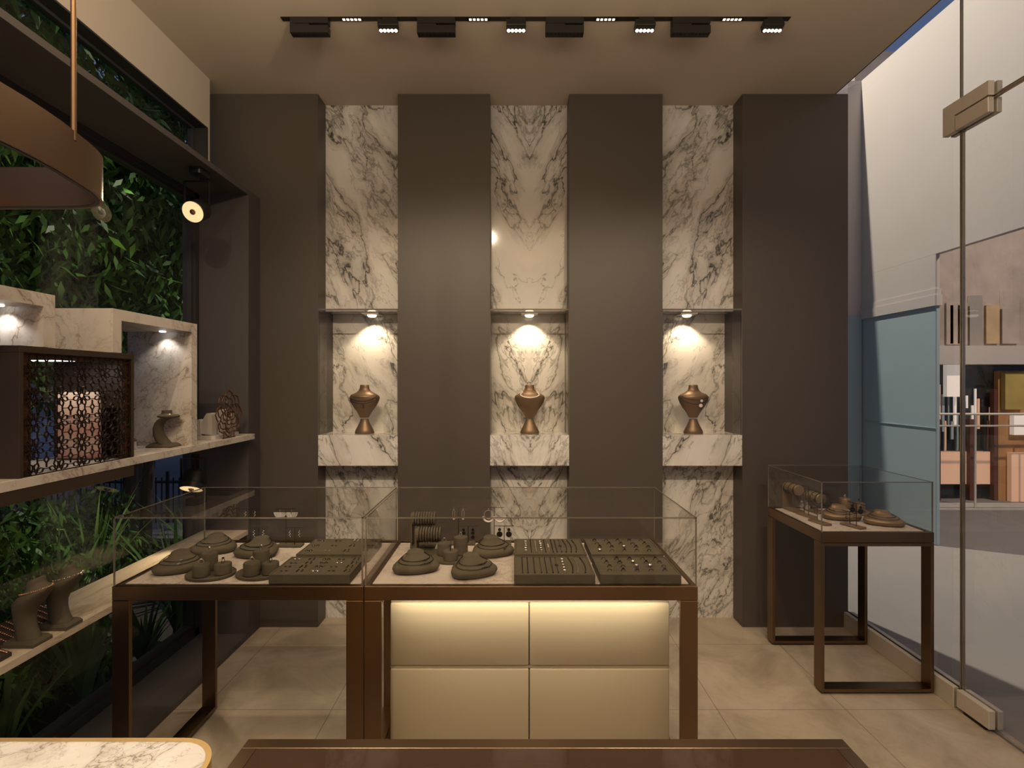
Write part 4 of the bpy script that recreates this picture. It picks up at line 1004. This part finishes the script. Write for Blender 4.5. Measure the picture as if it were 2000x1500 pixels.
# ================================================================== WINDOW SPOTLIGHTS
def spotlight(loc, zt, lab, direction, stem_h):
    """loc: centre of the swivel axis of the head; zt: underside the mount hangs from"""
    t = thing('window_spotlight', lab, 'spotlight', (loc[0], loc[1], loc[2]), 0, 'black yoke spotlights in the window')
    dz = zt - loc[2]
    bm = B(); prism(bm, rrect(-.016, .046, -.05, .05, .014, 5), 'z', dz - .034, dz - .0005); obj('mount', bm, 'black', t)
    bm = B(); cyl(bm, (0.015, 0, dz - .0345), (0.006, 0, dz - stem_h - .004), .007, 12, .004); obj('stem', bm, 'gunmetal', t)
    w = .066; yz = dz - stem_h - .004
    bm = B(); box(bm, -w, w, -.008, .008, yz - .003, yz); box(bm, -w, -w + .003, -.008, .008, -.012, yz - .003); box(bm, w - .003, w, -.008, .008, -.012, yz - .003); obj('yoke', bm, 'gunmetal', t)
    d = Vector(direction).normalized(); q = d.to_track_quat('Z', 'Y').to_matrix().to_4x4()
    bm = B(); loft(bm, [[(r * math.cos(a), r * math.sin(a), z) for a in [2 * PI * k / 36 for k in range(36)]] for r, z in ((.036, -.062), (.050, -.052), (.053, -.045), (.054, .010), (.0525, .0105), (.0525, .0125), (.056, .013), (.057, .040), (.054, .043), (.0535, .0385), (.0005, .0384))])
    bm.transform(q); obj('lamp_head', bm, 'black', t)
    bm = B(); loft(bm, [[(r * math.cos(a), r * math.sin(a), z) for a in [2 * PI * k / 36 for k in range(36)]] for r, z in ((.053, .0400), (.040, .0390), (.014, .0388))]); bm.transform(q); obj('reflector', bm, 'lens', t)
    bm = B(); loft(bm, [[(r * math.cos(a), r * math.sin(a), z) for a in [2 * PI * k / 20 for k in range(20)]] for r, z in ((.014, .0388), (.014, .044), (.008, .046), (.007, .052), (.001, .053))]); bm.transform(q); obj('bulb_cap', bm, 'bronze2', t)
    L = bpy.data.lights.new('window_spot', 'SPOT'); L.energy = 8; L.color = (1, .78, .5); L.spot_size = math.radians(80); L.spot_blend = .6; L.shadow_soft_size = .03
    lo = bpy.data.objects.new('window_spot', L); COL.objects.link(lo); lo.location = Vector(loc) + d * .06
    lo.rotation_euler = (-d).to_track_quat('Z', 'Y').to_euler()
spotlight((-1.662, 2.70, 2.434), 2.65, 'black yoke spotlight with a glowing lens under the window soffit', (.02, -.80, -.42), .055)
spotlight((-1.680, 2.70, 1.005), 1.192, 'black yoke spotlight hanging beneath the upper marble shelf', (.02, -.42, -.75), .060)

# ================================================================== PENDANT RING
ptsr = []
def arc(cx, cy, r, a0, a1, n): return [(cx + r * math.cos(math.radians(a0 + (a1 - a0) * k / n)), cy + r * math.sin(math.radians(a0 + (a1 - a0) * k / n))) for k in range(n + 1)]
ctrl = [(-1.20, .50), (-1.10, .505), (-1.0, .54), (-.945, .61), (-.928, .72), (-.926, .83), (-.928, .928), (-.930, .99), (-.938, 1.061), (-.949, 1.113), (-.961, 1.165), (-.975, 1.208), (-.993, 1.243), (-1.018, 1.270), (-1.052, 1.288), (-1.095, 1.297), (-1.16, 1.300), (-1.25, 1.30), (-1.36, 1.30), (-1.43, 1.27), (-1.475, 1.20), (-1.49, 1.10), (-1.49, .9), (-1.49, .72), (-1.46, .60), (-1.40, .53), (-1.31, .50)]
def catmull(pl, m):
    out = []; n = len(pl)
    for i in range(n):
        p0, p1, p2, p3 = (Vector(pl[(i + k - 1) % n]) for k in range(4))
        for j in range(m):
            t_ = j / m; q = 0.5 * ((2 * p1) + (p2 - p0) * t_ + (2 * p0 - 5 * p1 + 4 * p2 - p3) * t_ ** 2 + (3 * p1 - p0 - 3 * p2 + p3) * t_ ** 3)
            out.append((q.x, q.y))
    return out
path = catmull(ctrl, 4)
zb_, zt_ = 1.9635, 2.0685
def offs(pl, d):
    out = []
    n = len(pl)
    for i in range(n):
        a, b_ = Vector(pl[i - 1]), Vector(pl[(i + 1) % n]); tt = (b_ - a).normalized(); out.append((pl[i][0] - tt.y * d, pl[i][1] + tt.x * d))
    return out
inp = offs(path, .006)
t = thing('pendant_ring', 'broad bronze band forming a hanging ring lamp near the window', 'pendant lamp', (-1.15, .9, zb_))
bm = B(); loft(bm, [[(x, y, z) for x, y in pl] for pl, z in ((path, zb_), (path, zt_), (inp, zt_), (inp, zb_))], closed=True); obj('band', bm, 'bronze2', t, True, smooth=50)
in2 = offs(path, .0155); in1 = offs(path, .0065)
bm = B(); loft(bm, [[(x, y, z) for x, y in pl] for pl, z in ((in1, zb_ - .001), (in1, zb_ + .003), (in2, zb_ + .003), (in2, zb_ - .001))], closed=True); obj('lower_lip', bm, 'black', t, True)
rx, ry = -.952, 1.112
bm = B(); cyl(bm, (rx, ry, zt_ - .02), (rx, ry, CZ - .02), .0055, 14); obj('hanging_rod', bm, 'bronze2', t, True)
bm = B(); cyl(bm, (rx, ry, CZ - .02), (rx, ry, CZ - .0005), .03, 20); obj('ceiling_rose', bm, 'bronze2', t, True)
bm = B(); cyl(bm, (-1.40, .533, zt_ - .02), (-1.40, .533, CZ - .0005), .0055, 14); obj('hanging_rod', bm, 'bronze2', t, True)

# ================================================================== OUTSIDE, GARDEN SIDE
GZ = -0.35
bm = B(); box(bm, -40, -1.96, -6, 45, GZ - .2, GZ); struct('street_ground', bm, 'soil')
bm = B(); box(bm, -4.6, -1.965, -3, 6, GZ + .0005, GZ + 0.06); struct('garden_ground', bm, 'bed')
def leaf_quad(bm, c, d, L_, w, nrm):
    d = d.normalized(); s = d.cross(nrm)
    if s.length < 1e-4: s = d.orthogonal()
    s.normalize(); up = s.cross(d)
    a = c; m1 = c + d * L_ * .4 + s * w; m2 = c + d * L_ * .4 - s * w; e = c + d * L_ - up * L_ * .15
    v = [bm.verts.new(p) for p in (a, m1, e, m2)]; bm.faces.new(v)
def rnd_dir(r):
    v = Vector((r.gauss(0, 1), r.gauss(0, 1), r.gauss(0, 1))); return v.normalized()
def tree(name, lab, x, y, zc, rx, rz_, n, ls, trunk_r=.05, mt='leaf', seed=1):
    r = random.Random(seed)
    t = thing(name, lab, 'tree', (x, y, GZ), 0, 'trees outside the window')
    bm = B(); tube(bm, [(x, y, GZ), (x + r.uniform(-.1, .1), y, (zc + GZ) / 2), (x, y, zc)], [trunk_r, trunk_r * .8, trunk_r * .5], 10)
    for k in range(7):
        a = r.uniform(0, 2 * PI); z_ = zc - rz_ * .6 + r.uniform(0, rz_)
        tube(bm, [(x, y, z_), (x + rx * .5 * math.cos(a), y + rx * .5 * math.sin(a), z_ + .3)], [trunk_r * .4, .008], 6)
    obj('trunk', bm, 'bark', t, True)
    bm = B()
    cl = [(rnd_dir(r), r.random() ** .45) for _ in range(max(8, n // 40))]
    for _ in range(n):
        d, f = cl[r.randrange(len(cl))]; c = Vector((x + d.x * f * rx, y + d.y * f * rx, zc + d.z * f * rz_)) + Vector((r.gauss(0, .13), r.gauss(0, .13), r.gauss(0, .11))) * rx
        dd = rnd_dir(r); dd.z -= 1.1
        c.x = min(c.x, -2.2)
        leaf_quad(bm, c, dd, ls * r.uniform(.7, 1.5), ls * .16, rnd_dir(r))
    obj('foliage', bm, mt, t, True, smooth=180)
tree('leafy_tree', 'dense green tree close behind the window pane by the soffit spotlight', -3.6, 5.0, 3.2, 1.4, 2.2, 12000, .12, .06, seed=2)
tree('leafy_tree', 'dense green tree outside behind the marble display boxes', -3.8, 2.7, 3.2, 1.3, 2.2, 11000, .11, .06, seed=3)
tree('leafy_tree', 'dense green tree outside behind the pendant ring', -3.8, 0.7, 3.2, 1.2, 2.1, 9000, .10, .06, seed=4)
tree('leafy_tree', 'slender dark trunked tree rising in front of the railings', -4.55, 6.1, 3.1, 1.8, 1.5, 5000, .2, .09, seed=5)
tree('leafy_tree', 'broad tree standing farther off across the street behind the railings', -9.0, 10.5, 4.0, 3.4, 2.6, 5200, .38, .15, seed=6)
tree('leafy_tree', 'broad low crowned tree far beyond the railings next to the dark wall', -4.6, 12.0, 3.9, 3.0, 2.5, 4500, .38, .15, seed=8)
tree('leafy_tree', 'wide tree far across the street behind the lattice box', -12, 6.0, 3.6, 3.2, 2.6, 4500, .36, .15, seed=9)
tree('tall_tree', 'tall dark tree behind the others, seen through the high strip window above the pendant ring', -6.0, 2.2, 5.6, 1.9, 1.9, 5500, .2, .1, seed=31)
tree('tall_tree', 'tall dark tree behind the others, seen through the high strip window by the hanging rod', -6.2, 4.6, 5.4, 1.9, 2.0, 5500, .2, .1, seed=32)
tree('tall_tree', 'tall dark tree behind the others, seen at the far end of the high strip window', -5.6, 7.6, 5.2, 2.1, 2.1, 6000, .2, .1, seed=33)
for i, (x, y, zc_, rx_, rz2, n_, nm) in enumerate(((-3.6, 2.2, .35, .55, .6, 3000, 'behind the leaning busts'), (-4.3, 3.1, .4, .6, .65, 3000, 'behind the lattice box'), (-3.1, 1.35, .25, .5, .55, 2600, 'at the near end of the planted bed'), (-2.9, 2.2, .0, .45, .33, 2400, 'low in the bed below the shelf'), (-5.3, 4.6, .5, .7, .75, 3000, 'in front of the railings'), (-2.75, 1.55, .15, .5, .5, 3200, 'close to the pane by the leaning busts'), (-3.3, 3.0, .25, .6, .6, 3400, 'beneath the bronze lattice box'), (-2.75, 2.9, -.02, .42, .33, 2600, 'low behind the open counter legs'), (-3.7, 4.2, .15, .6, .5, 3000, 'at the far end beside the window jamb'))):
    tree('leafy_shrub', 'rounded dark green shrub growing ' + nm, x, y, zc_, rx_, rz2, n_, .085, .02, seed=40 + i)
def strap(lab, x, y, n, h, seed):
    r = random.Random(seed); t = thing('strap_plant', lab, 'plant', (x, y, GZ + .06), 0, 'strap leaved plants under the window')
    bm = B()
    for _ in range(n):
        a = r.uniform(0, 2 * PI); L_ = h * r.uniform(.6, 1.1); lean = r.uniform(.15, .8); w = .020 * r.uniform(.7, 1.3)
        pts = []
        for k in range(7):
            f = k / 6; out_ = lean * L_ * f ** 1.5 * .8; z = GZ + .061 + L_ * (f - .35 * lean * f * f)
            pts.append(Vector((min(x + out_ * math.cos(a), -2.06 - .01 * (_ % 5)), y + out_ * math.sin(a), z)))
        s = Vector((-math.sin(a), math.cos(a), 0))
        prev = None
        for k, p in enumerate(pts):
            ww = w * (1 - (k / 6) ** 2) + .001
            cur = (bm.verts.new(p - s * ww), bm.verts.new(p + s * ww))
            if prev: bm.faces.new((prev[0], prev[1], cur[1], cur[0]))
            prev = cur
    obj('foliage', bm, 'leaf2', t, True, smooth=180)
    bm = B(); cyl(bm, (x, y, GZ + .0605), (x, y, GZ + .14), .04, 10, .03); obj('root_crown', bm, 'bark', t, True)
sp = [(-3.7, 3.2, 30, 1.0), (-3.7, 1.9, 30, 1.1), (-3.0, 1.0, 30, .9), (-2.3, 3.2, 24, .6), (-2.35, 2.35, 24, .55), (-2.6, 1.05, 26, .7), (-2.35, 3.6, 26, 1.0), (-2.75, 3.1, 30, 1.05), (-2.3, 2.75, 26, .85), (-2.7, 2.3, 30, 1.0), (-2.35, 1.95, 26, .75), (-2.9, 1.75, 28, 1.1), (-2.45, 1.4, 24, .8), (-3.2, 3.9, 28, 1.15), (-3.2, 2.6, 26, 1.2), (-2.6, 4.4, 28, 1.1)]
near = ['in the back row behind the far plants', 'in the back row behind the leaning busts', 'tall at the near end of the bed', 'short by the far jamb', 'short by the lower shelf middle', 'short at the near pane', 'beside the far window jamb', 'behind the lower shelf end', 'low against the pane under the glass counter', 'behind the shorter counter legs', 'low at the pane beside the leaning busts', 'tall behind the leaning busts', 'low at the near end of the lower shelf', 'tall behind the far jamb plants', 'tall in the second row behind the counter', 'farthest along the planted bed']
for i, (x, y, n, h) in enumerate(sp): strap('green strap leaved plant growing ' + near[i], x, y, n, h, 20 + i)
# railings
t = thing('street_railing', 'dark iron street railing beyond the planted bed outside the window', 'railing', (-4.2, 6.9, GZ))
bm = B(); cyl(bm, (-7.5, 6.9, .20), (-2.6, 6.9, .20), .018, 8); cyl(bm, (-7.5, 6.9, -.22), (-2.6, 6.9, -.22), .014, 8); obj('rail', bm, 'black', t, True)
for k in range(62):
    x = -7.45 + k * .078; bm = B(); cyl(bm, (x, 6.9, GZ), (x, 6.9, .26 + (.08 if k % 12 == 0 else 0)), .009 if k % 12 else .022, 6); obj('post' if k % 12 == 0 else 'baluster', bm, 'black', t, True)
# dark building side closing the view
bm = B(); box(bm, -36, -28, -10, 45, GZ, 9); top('street_block', bm, 'facade', 'plain dark building block far across the street beyond the trees', 'building')

# ================================================================== OUTSIDE, STREET SIDE
bm = B(); box(bm, 2.161, 20, -8, 25, -0.15, -0.005); struct('street_pavement', bm, 'paving')
t = thing('street_corner_house', 'pale rendered building outside the glass with a blue painted pillar', 'building', (4.4, 4, 0))
bm = B(); box(bm, 4.0, 4.06, -3, 5.86, 2.75, 4.99); box(bm, 2.16, 4.0, 5.86, 6.2, 0, 4.99); obj('upper_wall', bm, 'beigewall', t, True)
bm = B(); prism(bm, rrect(4.0, 4.035, 4.83, 5.86, .012, 6, (0, 0, 1, 0)), 'z', 0, 2.26); box(bm, 3.99, 4.0, 4.83, 5.86, 1.10, 1.106); obj('pillar', bm, 'bluepaint', t, True, label='blue painted pillar')
bm = B(); prism(bm, rrect(3.98, 4.045, 4.81, 5.86, .012, 6, (0, 0, 1, 0)), 'z', 2.26, 2.36); prism(bm, rrect(3.99, 4.04, 4.82, 5.86, .012, 6, (0, 0, 1, 0)), 'z', 2.36, 2.42); prism(bm, rrect(4.0, 4.035, 4.83, 5.86, .012, 6, (0, 0, 1, 0)), 'z', 2.42, 2.749)
obj('pillar_moulding', bm, 'beigewall', t, True)
bm = B(); box(bm, 2.16, 3.99, 5.84, 5.859, 0, 2.3); obj('painted_dado', bm, 'bluepaint', t, True)
# shops across the way
def qx(px, y): return (px - 1000) / F * y
def qz(py, y): return H - (py - 750) / F * y
Y = 6.6
t = thing('street_shopfront', 'row of shops across the pavement seen through the glass door', 'building', (7, Y, 0))
bm = B(); box(bm, 4.62, 14, Y + .3, Y + .6, 0, 6); obj('wall', bm, 'facade', t, True)
bm = B(); box(bm, 4.62, 14, Y - .1, Y + .299, qz(712, Y), qz(676, Y)); obj('canopy_band', bm, 'steel', t, True)
bm = B(); box(bm, 4.62, 14, Y + .22, Y + .299, .0, qz(712, Y) - .001); obj('dark_shop_glass', bm, 'shopdark', t, True)
def rect(nm, px0, px1, py0, py1, m_, dy=.15, th=.06): 
    bm = B(); box(bm, qx(px0, Y), qx(px1, Y), Y + dy, Y + dy + th, qz(py1, Y), qz(py0, Y)); return obj(nm, bm, m_, t, True)
rect('lit_window', 1850, 1955, 885, 950, 'shoplit'); rect('window_frame', 1842, 1850, 820, 1000, 'redbrown', .1); rect('window_frame', 1908, 1916, 820, 1000, 'redbrown', .1); rect('window_frame', 1956, 1963, 760, 1000, 'redbrown', .1)
rect('white_panel', 1856, 1892, 708, 775, 'shoplitw', .05); rect('orange_panel', 1964, 2090, 724, 1035, 'orange', .10); rect('yellow_panel', 1968, 2008, 728, 800, 'yellow', .03); rect('pale_panel', 1985, 2035, 812, 850, 'shoplitw', .03); rect('pale_panel', 1980, 2035, 885, 1020, 'shoplit', .03)
rr = random.Random(5)
for k in range(22):
    a = 1832 + k * 6; h0 = rr.uniform(740, 850); rect('display_item', a, a + rr.uniform(2, 5), h0, h0 + rr.uniform(25, 90), rr.choice(['shopdark', 'bluepaint', 'redbrown', 'shoplit', 'facade', 'shoplitw', 'bluepaint']), .17, .02)
for a, b_, c_, d_, m_ in ((1835, 1850, 520, 672, 'paving'), (1856, 1868, 560, 668, 'facade'), (1884, 1925, 585, 670, 'facade'), (1890, 1896, 590, 668, 'steel'), (1905, 1909, 590, 668, 'steel'), (1930, 1955, 570, 672, 'paving'), (1964, 1990, 590, 668, 'orangepale'), (1996, 2030, 560, 668, 'facade')): rect('upper_window', a, b_, c_, d_, m_, .26, .06)
bm = B(); cyl(bm, (4.62, Y - .3, qz(806, Y)), (14, Y - .3, qz(806, Y)), .014, 8); cyl(bm, (4.62, Y - .3, qz(828, Y)), (14, Y - .3, qz(828, Y)), .012, 8); obj('handrail', bm, 'steel', t, True)
for k in range(6):
    bm = B(); cyl(bm, (4.8 + k * .9, Y - .3, 0), (4.8 + k * .9, Y - .3, qz(806, Y)), .012, 8); obj('handrail_post', bm, 'steel', t, True)

# ================================================================== LIGHT
def lamp(kind, name, loc, energy, col, aim=None, size=.1, cone=90, blend=.5, sy=None):
    L = bpy.data.lights.new(name, kind); L.energy = energy; L.color = col
    if kind == 'SPOT': L.spot_size = math.radians(cone); L.spot_blend = blend; L.shadow_soft_size = size
    elif kind == 'POINT': L.shadow_soft_size = size
    elif kind == 'AREA': L.size = size; 
    if kind == 'AREA' and sy: L.shape = 'RECTANGLE'; L.size_y = sy
    o = bpy.data.objects.new(name, L); COL.objects.link(o); o.location = loc
    if aim is not None:
        d = Vector(aim) - Vector(loc); o.rotation_euler = (-d).to_track_quat('Z', 'Y').to_euler()
    return o
WARM = (1.0, 0.795, 0.56)
lamp('AREA', 'ceiling_fill', (0, -.1, 2.6), 150, WARM, (0, -.1, 5), 3.2, sy=2.2)  # added upward area fill to brighten ceiling and room, not a fixture
# track spots (the fixtures in the ceiling)
for px in (759, 1008, 1258.5, 1507.5):
    x = (px - 1000) / F * TY
    lamp('SPOT', 'track_lamp', (x, TY - .03, CZ - .085), 16, WARM, (x * 1.0, 1.5, .7), .03, 95, .6)
for px in (687, 934, 1183, 1430):
    x = (px - 1000) / F * TY
    lamp('SPOT', 'track_lamp', (x, TY, CZ - .03), 9, WARM, (x, TY + .1, 0), .03, 100, .7)
# a second track over the camera washes the back wall
for x, e in ((-1.1, 36), (-0.5, 40), (-.25, 36), (0.75, 42), (1.3, 38)):
    lamp('SPOT', 'wash_lamp', (x, .55, CZ - .06), e * 1.75, WARM, (x * 1.0, 3.3, 1.05), .02, 58, .95)
# shop ceiling lamps behind the camera
for x, y in ((-0.9, -.6), (.9, -.6), (-.9, -1.9), (.9, -1.9)):
    lamp('SPOT', 'shop_lamp', (x, y, CZ - .05), 80, WARM, (x, y + .3, 0), .06, 112, .7)
lamp('SPOT', 'marble_lamp', (-.7, .1, CZ - .05), 34, WARM, (-1.7, 2.0, 1.3), .05, 60, .8)
lamp('SPOT', 'unseen_wall_spot', (1.3, .9, CZ - .3), 16, WARM, (2.1, 2.3, 2.75), .05, 60, .9)  # added fill spot that brightens the door patch fitting
lamp('SPOT', 'table_fill_spot', (-.85, .75, CZ - .05), 60, (1, .86, .68), (-.95, .72, .75), .05, 34, .5)  # added overhead spot that brightens the white marble tabletop
lamp('SPOT', 'unseen_wall_spot', (-.3, 1.4, CZ - .3), 40, WARM, (-1.8, 2.2, 3.05), .05, 95, .9)
# added spots with no fixture: facade fill, then a sun stand-in over the roof
lamp('SPOT', 'added_street_spot', (7.0, 1.5, 6.5), 1300, (1.0, .80, .62), (6.2, 6.0, 1.9), .1, 80, .7)
lamp('SPOT', 'added_street_spot', (1.30, 6.2, 9.0), 2700, (1.0, .90, .76), (3.6, 3.6, 1.0), .05, 110, .4)
# added fill spots that brighten the foliage, no fixtures behind them
lamp('SPOT', 'foliage_fill', (-2.25, 3.9, GZ + .15), 30, (1, .93, .72), (-3.4, 3.6, 2.3), .05, 80, .9)
lamp('SPOT', 'foliage_fill', (-2.2, 1.6, GZ + .15), 20, (1, .93, .72), (-3.3, 2.2, 2.3), .05, 80, .9)
lamp('SPOT', 'foliage_fill', (-2.2, 2.9, 2.9), 22, (1, .92, .7), (-2.7, 2.4, 0), .05, 100, .8)

w = bpy.data.worlds.new('dusk'); sc.world = w; w.use_nodes = True
bg = w.node_tree.nodes['Background']; bg.inputs[0].default_value = (0.30, 0.42, 0.80, 1); bg.inputs[1].default_value = 0.30

# ================================================================== CAMERA
cam = bpy.data.cameras.new('camera'); co = bpy.data.objects.new('camera', cam); COL.objects.link(co)
cam.sensor_width = 36; cam.lens = 18.0; cam.clip_start = .01; cam.clip_end = 200
co.location = (0, 0, H); co.rotation_euler = (PI / 2, 0, 0)
sc.camera = co
vs = sc.view_settings
vs.view_transform = 'Standard'; vs.look = 'None'; vs.gamma = 1; vs.use_curve_mapping = False; vs.exposure = 0.0
sc.cycles.max_bounces = 10; sc.cycles.transparent_max_bounces = 32; sc.cycles.use_denoising = True
sc.cycles.caustics_reflective = False; sc.cycles.caustics_refractive = False
sc.cycles.sample_clamp_indirect = 4.0
